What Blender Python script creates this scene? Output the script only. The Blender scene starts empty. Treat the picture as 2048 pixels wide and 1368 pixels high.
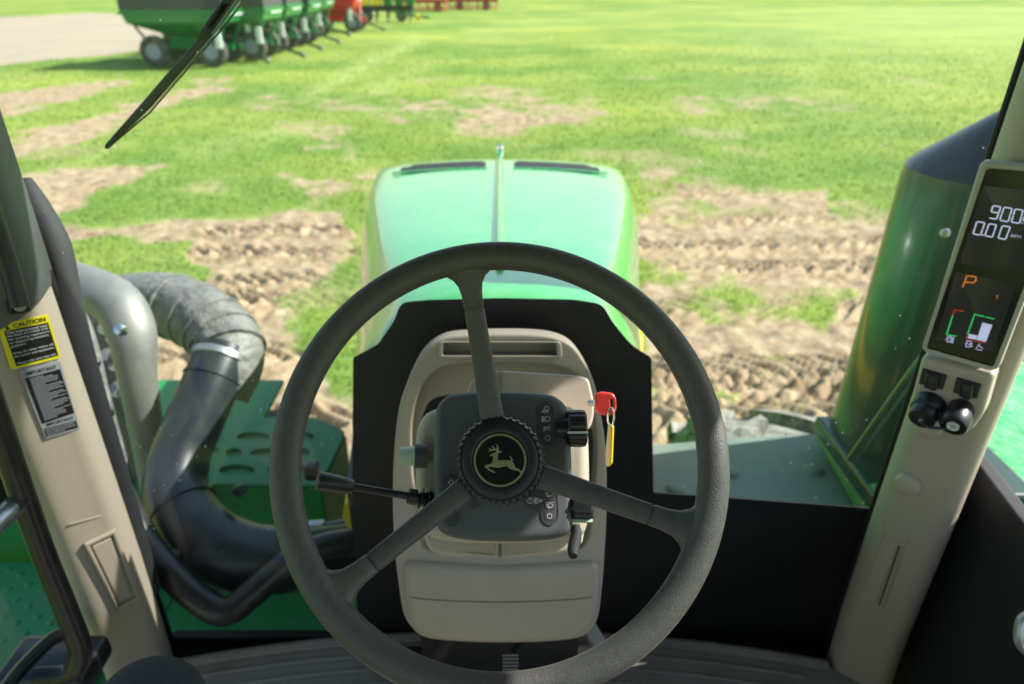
import bpy, bmesh, math, random
import numpy as np
from mathutils import Vector, Matrix
random.seed(4); np.random.seed(4)
R = math.radians
sc = bpy.context.scene
COL = sc.collection

# ------------------------------------------------------------------ camera, sky, sun, exposure
PITCH = R(28.0); CAMZ = 2.9
cam_d = bpy.data.cameras.new('camera'); cam = bpy.data.objects.new('camera', cam_d); COL.objects.link(cam)
cam.location = (0, 0, CAMZ); cam.rotation_euler = (R(90) - PITCH, 0, 0)
cam_d.sensor_width = 36; cam_d.lens = 24; cam_d.shift_x = 24 / 2048
cam_d.clip_start = 0.02; cam_d.clip_end = 3000
cam_d.dof.use_dof = True; cam_d.dof.focus_distance = 0.69; cam_d.dof.aperture_fstop = 4.6
cam_d.dof.aperture_blades = 9
sc.camera = cam
SUN_AZ, SUN_EL = 11.0, 40.0          # degrees left of the x axis (towards +y), degrees up
sun_dir = Vector((math.cos(R(SUN_AZ)) * math.cos(R(SUN_EL)), math.sin(R(SUN_AZ)) * math.cos(R(SUN_EL)), math.sin(R(SUN_EL))))
world = bpy.data.worlds.new('World'); sc.world = world; world.use_nodes = True
wn = world.node_tree.nodes; wl = world.node_tree.links
sky = wn.new('ShaderNodeTexSky'); sky.sky_type = 'NISHITA'; sky.sun_disc = False
sky.sun_elevation = R(SUN_EL); sky.sun_rotation = R(90 - SUN_AZ); sky.air_density = 1.3; sky.dust_density = 0.8
wn['Background'].inputs['Strength'].default_value = 0.12
wl.new(sky.outputs[0], wn['Background'].inputs['Color'])
sl = bpy.data.lights.new('sun', 'SUN'); sl.energy = 5.0; sl.angle = R(0.53); sl.color = (1.0, 0.97, 0.92)
sun = bpy.data.objects.new('sun', sl); COL.objects.link(sun); sun.location = (8, 6, 12)
sun.rotation_euler = (-sun_dir).to_track_quat('-Z', 'Y').to_euler()
sc.view_settings.view_transform = 'Standard'; sc.view_settings.look = 'None'
sc.view_settings.exposure = 1.0; sc.view_settings.gamma = 1
sc.view_settings.use_curve_mapping = False
try:
    sc.cycles.use_denoising = True; sc.cycles.denoiser = 'OPENIMAGEDENOISE'; sc.cycles.denoising_input_passes = 'RGB_ALBEDO_NORMAL'; sc.cycles.denoising_prefilter = 'ACCURATE'
    sc.cycles.max_bounces = 10; sc.cycles.transparent_max_bounces = 24
    sc.cycles.caustics_reflective = False; sc.cycles.caustics_refractive = False
    sc.cycles.sample_clamp_indirect = 6
except Exception: pass

# ------------------------------------------------------------------ rays through the photograph
F = 2048 * 24 / 36; CX, CY = 1000.0, 684.0
CAM = Vector((0, 0, CAMZ)); cp, sp_ = math.cos(PITCH), math.sin(PITCH)
def ray(px, py):
    a = (px - CX) / F; u = (CY - py) / F
    return Vector((a, cp + u * sp_, -sp_ + u * cp))
def Dp(px, py, d): return CAM + ray(px, py) * d
def Zp(px, py, z):
    r = ray(px, py); return CAM + r * ((z - CAMZ) / r.z)
def Yp(px, py, y):
    r = ray(px, py); return CAM + r * (y / r.y)
def Xp(px, py, x):
    r = ray(px, py); return CAM + r * (x / r.x)
class PL:
    """a plane in the world, with u to the right and v up, n towards the viewer"""
    def __init__(s, o, n, u=None):
        s.o = Vector(o); s.n = Vector(n).normalized()
        u = Vector(u) if u is not None else Vector((1, 0, 0))
        s.u = (u - s.n * u.dot(s.n)).normalized(); s.v = s.n.cross(s.u).normalized()
    def hit(s, px, py, off=0.0):
        r = ray(px, py); o = s.o + s.n * off
        return CAM + r * ((o - CAM).dot(s.n) / r.dot(s.n))
    def uv(s, px, py, off=0.0):
        p = s.hit(px, py, off) - s.o; return (p.dot(s.u), p.dot(s.v))
    def at(s, a, b, c=0.0): return s.o + s.u * a + s.v * b + s.n * c
def elev(d_px, d_py, depth, el):
    return PL(Dp(d_px, d_py, depth), (0, -math.cos(R(el)), math.sin(R(el))))

# ------------------------------------------------------------------ materials
MATS = {}
def mat(name, color, rough=0.5, metal=0.0, grain=0.0, gscale=900.0, vary=0.12, vscale=6.0, coat=0.0, spec=0.5,
        dust_or_sheen=0.0, dust_or_sheen_col=(0.45, 0.40, 0.32), emit=None, estr=0.0, sheen=0.0):
    if name in MATS: return MATS[name]
    m = bpy.data.materials.new(name); m.use_nodes = True; MATS[name] = m
    N, L = m.node_tree.nodes, m.node_tree.links
    b = N['Principled BSDF']; c = (*color, 1)
    b.inputs['Roughness'].default_value = rough; b.inputs['Metallic'].default_value = metal
    b.inputs['Specular IOR Level'].default_value = spec; b.inputs['Coat Weight'].default_value = coat
    b.inputs['Coat Roughness'].default_value = 0.12
    if sheen: b.inputs['Sheen Weight'].default_value = sheen; b.inputs['Sheen Roughness'].default_value = 0.35; b.inputs['Sheen Tint'].default_value = (1, .95, .85, 1)
    geo = N.new('ShaderNodeNewGeometry')
    n1 = N.new('ShaderNodeTexNoise'); n1.inputs['Scale'].default_value = vscale; n1.inputs['Detail'].default_value = 5
    L.new(geo.outputs['Position'], n1.inputs['Vector'])
    mx = N.new('ShaderNodeMix'); mx.data_type = 'RGBA'
    mx.inputs[6].default_value = tuple(v * (1 - vary) for v in color) + (1,)
    mx.inputs[7].default_value = tuple(min(1, v * (1 + vary)) for v in color) + (1,)
    L.new(n1.outputs['Fac'], mx.inputs[0]); out = mx.outputs[2]
    if dust_or_sheen > 0:
        n2 = N.new('ShaderNodeTexNoise'); n2.inputs['Scale'].default_value = vscale * 2.3; n2.inputs['Detail'].default_value = 9
        n2.inputs['Roughness'].default_value = 0.7
        L.new(geo.outputs['Position'], n2.inputs['Vector'])
        mr = N.new('ShaderNodeMapRange'); mr.inputs[1].default_value = 0.38; mr.inputs[2].default_value = 0.72
        mr.inputs[3].default_value = 0.0; mr.inputs[4].default_value = dust_or_sheen
        L.new(n2.outputs['Fac'], mr.inputs[0])
        m2 = N.new('ShaderNodeMix'); m2.data_type = 'RGBA'; m2.inputs[7].default_value = (*dust_or_sheen_col, 1)
        L.new(mr.outputs[0], m2.inputs[0]); L.new(out, m2.inputs[6]); out = m2.outputs[2]
        ma = N.new('ShaderNodeMath'); ma.operation = 'MULTIPLY_ADD'; ma.inputs[1].default_value = 0.4; ma.inputs[2].default_value = rough
        ma.use_clamp = True
        L.new(mr.outputs[0], ma.inputs[0]); L.new(ma.outputs[0], b.inputs['Roughness'])
    L.new(out, b.inputs['Base Color'])
    if grain > 0:
        t = N.new('ShaderNodeTexNoise'); t.inputs['Scale'].default_value = gscale; t.inputs['Detail'].default_value = 2
        L.new(geo.outputs['Position'], t.inputs['Vector'])
        bp = N.new('ShaderNodeBump'); bp.inputs['Strength'].default_value = grain; bp.inputs['Distance'].default_value = 0.6 / gscale
        L.new(t.outputs['Fac'], bp.inputs['Height']); L.new(bp.outputs[0], b.inputs['Normal'])
    if emit:
        b.inputs['Emission Color'].default_value = (*emit, 1); b.inputs['Emission Strength'].default_value = estr
    return m

M_beige = mat('beige_plastic', (0.44, 0.362, 0.282), 0.55, grain=0.25, gscale=1100, vary=0.05, dust_or_sheen=0.10, dust_or_sheen_col=(0.3, 0.25, 0.19))
M_beige2 = mat('beige_plastic_smooth', (0.46, 0.385, 0.305), 0.45, grain=0.1, gscale=1400, vary=0.04)
M_rubber = mat('black_frit', (0.013, 0.013, 0.013), 0.5, vary=0.1, spec=0.4, dust_or_sheen=0.05, dust_or_sheen_col=(.2,.18,.15), vscale=9)
M_wheel = mat('wheel_rubber', (0.066, 0.062, 0.058), 0.44, sheen=0.10, grain=0.7, gscale=760, vary=0.10, dust_or_sheen=0.22, dust_or_sheen_col=(0.17, 0.16, 0.14), vscale=70)
M_hub = mat('hub_rubber', (0.012, 0.014, 0.018), 0.42, grain=0.7, gscale=800, vary=0.08)
M_knurl = mat('knurl_black', (0.012, 0.013, 0.014), 0.38, vary=0.05)
M_gold = mat('emblem_gold', (0.52, 0.55, 0.40), 0.28, metal=0.85, vary=0.06)
M_face = mat('emblem_black', (0.006, 0.007, 0.010), 0.2, vary=0.05)
M_pod = mat('pod_grey', (0.082, 0.085, 0.088), 0.55, grain=0.35, gscale=1500, vary=0.06)
M_pod2 = mat('pod_dark', (0.052, 0.051, 0.053), 0.5, grain=0.2, gscale=1500, vary=0.06)
M_key = mat('pod_key', (0.060, 0.050, 0.048), 0.5, vary=0.06)
M_icon = mat('icon_print', (0.55, 0.57, 0.60), 0.5, vary=0.03)
M_black = mat('black_plastic', (0.014, 0.015, 0.018), 0.36, grain=0.15, gscale=1200, vary=0.1)
M_blackm = mat('black_matt', (0.012, 0.012, 0.013), 0.7, vary=0.1)
M_blacksteel = mat('black_steel', (0.020, 0.019, 0.019), 0.3, vary=0.15, dust_or_sheen=0.15, dust_or_sheen_col=(0.2, 0.17, 0.14), vscale=14)
M_trim = mat('black_trim', (0.018, 0.019, 0.021), 0.75, grain=0.3, gscale=700, vary=0.1)
M_mat = mat('floor_rubber', (0.30, 0.26, 0.22), 0.8, grain=0.4, gscale=500, vary=0.15, dust_or_sheen=0.4, dust_or_sheen_col=(0.17, 0.145, 0.12))
M_luma = mat('pale_green_plastic', (0.50, 0.60, 0.42), 0.35, vary=0.05)
M_white = mat('white_plastic', (0.75, 0.78, 0.76), 0.35, vary=0.04)
M_red = mat('red_plastic', (0.75, 0.045, 0.035), 0.3, vary=0.08, coat=0.3)
M_brass = mat('key_fob_yellow', (0.72, 0.50, 0.03), 0.3, vary=0.06)
M_fob = mat('key_fob_cream', (0.72, 0.62, 0.42), 0.4, vary=0.05)
M_chrome = mat('chrome', (0.8, 0.8, 0.8), 0.12, metal=1.0, vary=0.03)
M_steel = mat('grey_steel', (0.42, 0.42, 0.41), 0.38, metal=0.8, vary=0.1)
M_hood = mat('hood_green', (0.030, 0.37, 0.072), 0.26, vary=0.06, vscale=3, coat=1.0, dust_or_sheen=0.22, dust_or_sheen_col=(0.42, 0.62, 0.36), spec=0.7)  # pale green mottling paints the sky's washed sheen into the hood colour
M_green = mat('tractor_green', (0.010, 0.19, 0.055), 0.38, vary=0.1, coat=0.3, dust_or_sheen=0.22, dust_or_sheen_col=(0.22, 0.30, 0.20), vscale=5)
M_deck = mat('deck_green', (0.008, 0.21, 0.045), 0.42, vary=0.12, dust_or_sheen=0.22, dust_or_sheen_col=(0.12, 0.26, 0.12), vscale=7)
M_dgreen = mat('shroud_green', (0.004, 0.036, 0.013), 0.34, vary=0.1, coat=0.5, dust_or_sheen=0.10, dust_or_sheen_col=(0.10, 0.14, 0.09), vscale=6)
M_yellow = mat('stripe_yellow', (0.78, 0.55, 0.02), 0.35, vary=0.05)
M_dutyplate = mat('dusty_plate', (0.13, 0.17, 0.14), 0.55, vary=0.15, dust_or_sheen=0.8, dust_or_sheen_col=(0.23, 0.27, 0.24), vscale=4)
M_tyre = mat('dusty_tyre', (0.07, 0.068, 0.062), 0.8, vary=0.2, dust_or_sheen=1.0, dust_or_sheen_col=(0.46, 0.43, 0.36), vscale=9)
M_duct = mat('duct_black', (0.016, 0.019, 0.026), 0.30, vary=0.1, dust_or_sheen=0.15, dust_or_sheen_col=(0.10, 0.10, 0.11), vscale=9)
M_ductd = mat('duct_dusty', (0.12, 0.12, 0.115), 0.45, grain=0.5, gscale=22, vary=0.15, dust_or_sheen=0.6, dust_or_sheen_col=(0.34, 0.32, 0.27), vscale=7)
M_alu = mat('cast_metal', (0.24, 0.24, 0.225), 0.52, metal=0.55, vary=0.15, dust_or_sheen=0.4, dust_or_sheen_col=(0.35, 0.33, 0.28), vscale=12)
M_cloth = mat('dark_cloth', (0.022, 0.024, 0.032), 0.9, grain=0.8, gscale=1600, vary=0.2, vscale=30)
M_skin = mat('skin', (0.45, 0.28, 0.2), 0.5)
M_bezel = mat('bezel_beige', (0.42, 0.40, 0.33), 0.42, vary=0.04)
M_screenb = mat('screen_black', (0.008, 0.008, 0.009), 0.16, vary=0.05)
M_lcd = mat('lcd_panel', (0.030, 0.030, 0.034), 0.22, vary=0.15, vscale=20)
M_seg = mat('lcd_digit', (0.5, 0.5, 0.6), 0.5, emit=(0.62, 0.64, 1.0), estr=0.24)
M_segdim = mat('lcd_text', (0.3, 0.3, 0.35), 0.5, emit=(0.6, 0.62, 0.85), estr=0.15)
M_orange = mat('lcd_orange', (0.5, 0.15, 0.02), 0.5, emit=(0.9, 0.22, 0.03), estr=0.22)
M_sgreen = mat('lcd_green', (0.02, 0.3, 0.1), 0.5, emit=(0.02, 0.65, 0.16), estr=0.30)
M_sred = mat('lcd_red', (0.25, 0.02, 0.02), 0.5, emit=(0.6, 0.03, 0.04), estr=0.22)
M_sty = mat('sticker_yellow', (0.80, 0.68, 0.02), 0.4, vary=0.04)
M_stk = mat('sticker_black', (0.012, 0.012, 0.012), 0.4, vary=0.04)
M_stw = mat('sticker_white', (0.62, 0.63, 0.63), 0.5, vary=0.03)
M_stg = mat('sticker_grey', (0.30, 0.31, 0.33), 0.45, vary=0.05)
M_tarp = mat('tarp_dark', (0.050, 0.050, 0.055), 0.6, vary=0.2)
M_wagon = mat('wagon_green', (0.004, 0.17, 0.04), 0.36, vary=0.1, coat=0.3, vscale=1.5)
M_wagont = mat('wagon_tyre', (0.028, 0.028, 0.03), 0.8, vary=0.2, vscale=3, dust_or_sheen=0.3)
M_rim = mat('wagon_rim', (0.24, 0.27, 0.34), 0.4, vary=0.1)
M_implred = mat('implement_red', (0.40, 0.006, 0.02), 0.4, vary=0.15, vscale=2)
M_redpaint = mat('wagon_red', (0.60, 0.010, 0.014), 0.35, vary=0.08, coat=0.3)
M_iyel = mat('implement_yellow', (0.85, 0.60, 0.02), 0.35, vary=0.08)
M_ceil = mat('headliner', (0.24, 0.22, 0.19), 0.9)
def glass_mat(name, tint=(0.97, 1.0, 0.98), dust_or_sheen=0.05, specks=0.5):
    m = bpy.data.materials.new(name); m.use_nodes = True; N, L = m.node_tree.nodes, m.node_tree.links
    N.remove(N['Principled BSDF']); out = N['Material Output']
    tr = N.new('ShaderNodeBsdfTransparent'); tr.inputs[0].default_value = (*tint, 1)
    gl = N.new('ShaderNodeBsdfGlossy'); gl.inputs['Roughness'].default_value = 0.0
    df = N.new('ShaderNodeBsdfTranslucent'); df.inputs[0].default_value = (0.8, 0.78, 0.72, 1)
    lw = N.new('ShaderNodeLayerWeight'); lw.inputs[0].default_value = 0.5
    pw = N.new('ShaderNodeMath'); pw.operation = 'POWER'; pw.inputs[1].default_value = 5.0; L.new(lw.outputs['Facing'], pw.inputs[0])
    fr = N.new('ShaderNodeMath'); fr.operation = 'MULTIPLY_ADD'; fr.inputs[1].default_value = 0.55; fr.inputs[2].default_value = 0.018; L.new(pw.outputs[0], fr.inputs[0])
    m1 = N.new('ShaderNodeMixShader'); m2 = N.new('ShaderNodeMixShader')
    L.new(fr.outputs[0], m1.inputs[0]); L.new(tr.outputs[0], m1.inputs[1]); L.new(gl.outputs[0], m1.inputs[2])
    geo = N.new('ShaderNodeNewGeometry')
    n1 = N.new('ShaderNodeTexNoise'); n1.inputs['Scale'].default_value = 5; n1.inputs['Detail'].default_value = 8
    L.new(geo.outputs['Position'], n1.inputs['Vector'])
    r1 = N.new('ShaderNodeMapRange'); r1.inputs[1].default_value = 0.35; r1.inputs[2].default_value = 0.75
    r1.inputs[3].default_value = dust_or_sheen * 0.4; r1.inputs[4].default_value = dust_or_sheen * 1.6
    L.new(n1.outputs['Fac'], r1.inputs[0])
    mp = N.new('ShaderNodeMapping'); mp.inputs['Scale'].default_value = (9, 9, 1.1); mp.inputs['Rotation'].default_value = (0, .5, 0); L.new(geo.outputs['Position'], mp.inputs['Vector'])
    n2 = N.new('ShaderNodeTexNoise'); n2.inputs['Scale'].default_value = 1.6; n2.inputs['Detail'].default_value = 7; L.new(mp.outputs[0], n2.inputs['Vector'])
    r3 = N.new('ShaderNodeMapRange'); r3.inputs[1].default_value = 0.56; r3.inputs[2].default_value = 0.78; r3.inputs[4].default_value = dust_or_sheen * 2.2; L.new(n2.outputs['Fac'], r3.inputs[0])
    a0 = N.new('ShaderNodeMath'); a0.operation = 'ADD'; L.new(r1.outputs[0], a0.inputs[0]); L.new(r3.outputs[0], a0.inputs[1])
    vo = N.new('ShaderNodeTexVoronoi'); vo.inputs['Scale'].default_value = 34; L.new(geo.outputs['Position'], vo.inputs['Vector'])
    r2 = N.new('ShaderNodeMapRange'); r2.inputs[1].default_value = 0.030; r2.inputs[2].default_value = 0.055
    r2.inputs[3].default_value = specks; r2.inputs[4].default_value = 0.0
    L.new(vo.outputs['Distance'], r2.inputs[0])
    ad = N.new('ShaderNodeMath'); ad.operation = 'ADD'; ad.use_clamp = True
    L.new(a0.outputs[0], ad.inputs[0]); L.new(r2.outputs[0], ad.inputs[1])
    L.new(ad.outputs[0], m2.inputs[0]); L.new(m1.outputs[0], m2.inputs[1]); L.new(df.outputs[0], m2.inputs[2])
    L.new(m2.outputs[0], out.inputs['Surface'])
    return m
M_glass = glass_mat('windscreen_glass', dust_or_sheen=0.007, specks=0.7)
M_dglass = glass_mat('door_glass', tint=(0.90, 0.94, 0.915), dust_or_sheen=0.02, specks=0.25)

# ------------------------------------------------------------------ object helpers
WLOC = {}
def wloc(o): return WLOC.get(o.name, Vector((0, 0, 0))) if o else Vector((0, 0, 0))
def tag(o, label=None, cat=None, group=None, kind=None):
    if label: o['label'] = label
    if cat: o['category'] = cat
    if group: o['group'] = group
    if kind: o['kind'] = kind
    return o
def empty(name, loc, parent=None):
    o = bpy.data.objects.new(name, None); COL.objects.link(o); o.empty_display_size = 0.1
    if parent: o.parent = parent
    o.location = Vector(loc) - wloc(parent); WLOC[o.name] = Vector(loc)
    return o
def finish(name, me, m, parent, angle=35, mods=None):
    """me carries world coordinates: move the origin to its middle"""
    n = len(me.vertices); co = np.empty(n * 3, np.float32); me.vertices.foreach_get('co', co); co = co.reshape(-1, 3)
    c = (co.min(0) + co.max(0)) / 2; co -= c; me.vertices.foreach_set('co', co.ravel())
    if not me.materials: me.materials.append(m)
    me.polygons.foreach_set('use_smooth', np.ones(len(me.polygons), bool))
    if angle is not None: me.set_sharp_from_angle(angle=R(angle))
    me.update()
    o = bpy.data.objects.new(name, me); COL.objects.link(o)
    if parent: o.parent = parent
    cw = Vector([float(v) for v in c]); o.location = cw - wloc(parent); WLOC[o.name] = cw
    return o
def crom(pts, n=6, closed=False):
    P = [Vector(p) for p in pts]; out = []; k = len(P)
    rng = range(k if closed else k - 1)
    for i in rng:
        p0 = P[i - 1] if (i > 0 or closed) else P[0] * 2 - P[1]
        p1 = P[i]; p2 = P[(i + 1) % k]
        p3 = P[(i + 2) % k] if (i + 2 < k or closed) else P[-1] * 2 - P[-2]
        for j in range(n):
            t = j / n
            out.append(0.5 * ((2 * p1) + (p2 - p0) * t + (2 * p0 - 5 * p1 + 4 * p2 - p3) * t * t + (3 * p1 - p0 - 3 * p2 + p3) * t ** 3))
    if not closed: out.append(P[-1].copy())
    return out
class MB:
    def __init__(s): s.v = []; s.f = []
    def add(s, v, f):
        o = len(s.v); s.v += [tuple(p) for p in v]; s.f += [tuple(i + o for i in q) for q in f]; return s
    def tube(s, pts, r, seg=16, smooth=6, caps=True, closed=False, flat=1.0, up=None):
        P = crom(pts, smooth, closed) if smooth > 1 else [Vector(p) for p in pts]
        k = len(P)
        if hasattr(r, '__len__'):
            rr = []
            m = len(r)
            for i in range(k):
                t = i / max(1, k - 1) * (m - 1); a = min(m - 2, int(t)); rr.append(r[a] + (r[a + 1] - r[a]) * (t - a))
        else: rr = [r] * k
        T = []
        for i in range(k):
            if closed: t = P[(i + 1) % k] - P[i - 1]
            else: t = P[min(k - 1, i + 1)] - P[max(0, i - 1)]
            T.append(t.normalized())
        nrm = Vector(up) if up is not None else (Vector((0, 0, 1)) if abs(T[0].z) < 0.9 else Vector((1, 0, 0)))
        vs = []
        for i in range(k):
            nrm = (nrm - T[i] * nrm.dot(T[i])).normalized(); b = T[i].cross(nrm)
            for j in range(seg):
                a = 2 * math.pi * j / seg
                vs.append(P[i] + (nrm * math.cos(a) * flat + b * math.sin(a)) * rr[i])
        fs = []
        for i in range(k if closed else k - 1):
            for j in range(seg):
                a = i * seg + j; b2 = i * seg + (j + 1) % seg; i2 = (i + 1) % k
                fs.append((a, b2, i2 * seg + (j + 1) % seg, i2 * seg + j))
        if caps and not closed:
            fs.append(tuple(reversed(range(seg)))); fs.append(tuple((k - 1) * seg + j for j in range(seg)))
        return s.add(vs, fs)
    def lathe(s, prof, o, ax, seg=48, mod=None, ref=None):
        ax = Vector(ax).normalized(); ref = Vector(ref) if ref is not None else (Vector((1, 0, 0)) if abs(ax.x) < 0.9 else Vector((0, 0, 1)))
        u = (ref - ax * ref.dot(ax)).normalized(); w = ax.cross(u); o = Vector(o); vs = []; fs = []
        for i, (r, h) in enumerate(prof):
            for j in range(seg):
                a = 2 * math.pi * j / seg; q = r * (mod(i, j) if mod else 1)
                vs.append(o + u * math.cos(a) * q + w * math.sin(a) * q + ax * h)
        for i in range(len(prof) - 1):
            for j in range(seg):
                a = i * seg + j; b = i * seg + (j + 1) % seg
                fs.append((a, b, b + seg, a + seg))
        if prof[0][0] > 1e-6: fs.append(tuple(reversed(range(seg))))
        if prof[-1][0] > 1e-6: fs.append(tuple((len(prof) - 1) * seg + j for j in range(seg)))
        return s.add(vs, fs)
    def box(s, c, size, ax=None):
        c = Vector(c); A = ax or (Vector((1, 0, 0)), Vector((0, 1, 0)), Vector((0, 0, 1)))
        h = [Vector(A[i]).normalized() * size[i] / 2 for i in range(3)]
        v = [c + h[0] * a + h[1] * b + h[2] * d for a in (-1, 1) for b in (-1, 1) for d in (-1, 1)]
        return s.add(v, [(0, 1, 3, 2), (4, 6, 7, 5), (0, 4, 5, 1), (2, 3, 7, 6), (0, 2, 6, 4), (1, 5, 7, 3)])
    def prism(s, bottom, top):
        k = len(bottom)
        return s.add(list(bottom) + list(top), [tuple(reversed(range(k))), tuple(range(k, 2 * k))] +
                     [(i, (i + 1) % k, k + (i + 1) % k, k + i) for i in range(k)])
    def loft(s, rings, caps=True):
        k = len(rings[0]); vs = [p for r in rings for p in r]; fs = []
        for i in range(len(rings) - 1):
            for j in range(k):
                fs.append((i * k + j, i * k + (j + 1) % k, (i + 1) * k + (j + 1) % k, (i + 1) * k + j))
        if caps: fs.append(tuple(reversed(range(k)))); fs.append(tuple((len(rings) - 1) * k + j for j in range(k)))
        return s.add(vs, fs)
    def stroke(s, pl, pts, w, off=0.0, th=0.0004, closed=False, real=False):
        """a line of printed width w (pixels of the photo at that plane) raised th above the plane"""
        P = [Vector(pl.uv(*p, off)) for p in pts]
        if not real:
            c = pts[0]; w = (Vector(pl.uv(c[0] + w, c[1], off)) - Vector(pl.uv(*c, off))).length
        k = len(P); h = w / 2
        for i in range(k if closed else k - 1):
            a, b = P[i], P[(i + 1) % k]; d = (b - a)
            if d.length < 1e-7: continue
            d.normalize(); nn = Vector((-d.y, d.x)); e = d * h * 0.6
            q = [a - e + nn * h, a - e - nn * h, b + e - nn * h, b + e + nn * h]
            lo = [pl.at(p.x, p.y, off) for p in q]; hi = [pl.at(p.x, p.y, off + th) for p in q]
            s.prism(lo, hi)
        return s
    def build(s, name, m, parent=None, angle=35, bevel=0, seg=2, subsurf=0, label=None, kind=None, recalc=True):
        me = bpy.data.meshes.new(name); me.from_pydata(s.v, [], s.f)
        if recalc:
            bm = bmesh.new(); bm.from_mesh(me); bmesh.ops.recalc_face_normals(bm, faces=bm.faces); bm.to_mesh(me); bm.free()
        o = finish(name, me, m, parent, angle)
        if bevel:
            md = o.modifiers.new('bevel', 'BEVEL'); md.width = bevel; md.segments = seg; md.limit_method = 'ANGLE'; md.angle_limit = R(30)
            md.harden_normals = False
        if bevel and not subsurf:
            wnm = o.modifiers.new('weighted', 'WEIGHTED_NORMAL'); wnm.keep_sharp = False; wnm.weight = 80
        if subsurf:
            md = o.modifiers.new('subsurf', 'SUBSURF'); md.levels = subsurf; md.render_levels = subsurf
        if label: o['label'] = label
        if kind: o['kind'] = kind
        return o
def rnd(pts, r, n=5):
    """round the corners of a closed 2-D polygon"""
    out = []; k = len(pts)
    for i in range(k):
        p = Vector(pts[i][:2]); a = Vector(pts[i - 1][:2]) - p; b = Vector(pts[(i + 1) % k][:2]) - p
        rr = pts[i][2] if len(pts[i]) > 2 else r
        rr = min(rr, a.length * 0.48, b.length * 0.48)
        if rr < 0.01: out.append(tuple(p)); continue
        s0 = p + a.normalized() * rr; s1 = p + b.normalized() * rr
        for j in range(n + 1):
            t = j / n; q = s0 * (1 - t) ** 2 + p * 2 * t * (1 - t) + s1 * t * t; out.append(tuple(q))
    return out
def smooth2(pts, n=4): return [tuple(p)[:2] for p in crom([(x, y, 0) for x, y in pts], n, True)]
def slab(name, pl, outlines, thick, bevel, m, parent, off=0.0, local=False, res=3, angle=35, label=None):
    """outlines in photo pixels (or plane metres when local) cut from a sheet of the given thickness whose face lies on the plane + off"""
    cu = bpy.data.curves.new('t', 'CURVE'); cu.dimensions = '2D'; cu.fill_mode = 'BOTH'
    for ol in outlines:
        pts = ol if local else [pl.uv(x, y, off) for x, y in ol]
        s = cu.splines.new('POLY'); s.points.add(len(pts) - 1); s.use_cyclic_u = True
        for i, p in enumerate(pts): s.points[i].co = (p[0], p[1], 0, 1)
    b = min(bevel, thick * 0.49)
    cu.bevel_depth = b; cu.bevel_resolution = res; cu.offset = -b; cu.extrude = max(0.00001, thick / 2 - b)
    ob = bpy.data.objects.new('t', cu); COL.objects.link(ob)
    dg = bpy.context.evaluated_depsgraph_get(); me = bpy.data.meshes.new_from_object(ob.evaluated_get(dg))
    bpy.data.objects.remove(ob); bpy.data.curves.remove(cu)
    n = len(me.vertices); co = np.empty(n * 3, np.float32); me.vertices.foreach_get('co', co); co = co.reshape(-1, 3)
    U, V, Nn, O = (np.array(x[:]) for x in (pl.u, pl.v, pl.n, pl.o))
    w = O + co[:, :1] * U + co[:, 1:2] * V + (co[:, 2:3] + off - thick / 2) * Nn
    me.vertices.foreach_set('co', w.astype(np.float32).ravel()); me.name = name
    bm = bmesh.new(); bm.from_mesh(me); bmesh.ops.remove_doubles(bm, verts=bm.verts, dist=1e-6); bmesh.ops.recalc_face_normals(bm, faces=bm.faces)
    if bm.calc_volume(signed=True) < 0: bmesh.ops.reverse_faces(bm, faces=bm.faces)
    bm.to_mesh(me); bm.free()
    me.materials.clear()
    o = finish(name, me, m, parent, angle)
    if bevel > .0009:
        wnm = o.modifiers.new('weighted', 'WEIGHTED_NORMAL'); wnm.keep_sharp = True; wnm.weight = 80
    if label: o['label'] = label
    return o
def text_on(name, pl, quad, txt, m, parent, off=0.0, th=0.0003, bold=0.0):
    """lettering stretched over a quad of photo pixels (TL, TR, BR, BL) lying on the plane"""
    cu = bpy.data.curves.new('t', 'FONT'); cu.body = txt; cu.size = 1; cu.resolution_u = 3; cu.offset = bold
    ob = bpy.data.objects.new('t', cu); COL.objects.link(ob)
    dg = bpy.context.evaluated_depsgraph_get(); me = bpy.data.meshes.new_from_object(ob.evaluated_get(dg))
    bpy.data.objects.remove(ob); bpy.data.curves.remove(cu)
    n = len(me.vertices); co = np.empty(n * 3, np.float32); me.vertices.foreach_get('co', co); co = co.reshape(-1, 3)
    lo, hi = co.min(0), co.max(0); out = []
    for x, y, z in co:
        s = (x - lo[0]) / max(1e-6, hi[0] - lo[0]); t = (hi[1] - y) / max(1e-6, hi[1] - lo[1])
        px = (quad[0][0] * (1 - s) + quad[1][0] * s) * (1 - t) + (quad[3][0] * (1 - s) + quad[2][0] * s) * t
        py = (quad[0][1] * (1 - s) + quad[1][1] * s) * (1 - t) + (quad[3][1] * (1 - s) + quad[2][1] * s) * t
        p = pl.hit(px, py, off + th); out.append(p[:])
    me.vertices.foreach_set('co', np.array(out, np.float32).ravel()); me.materials.clear()
    return finish(name, me, m, parent, None)

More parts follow.
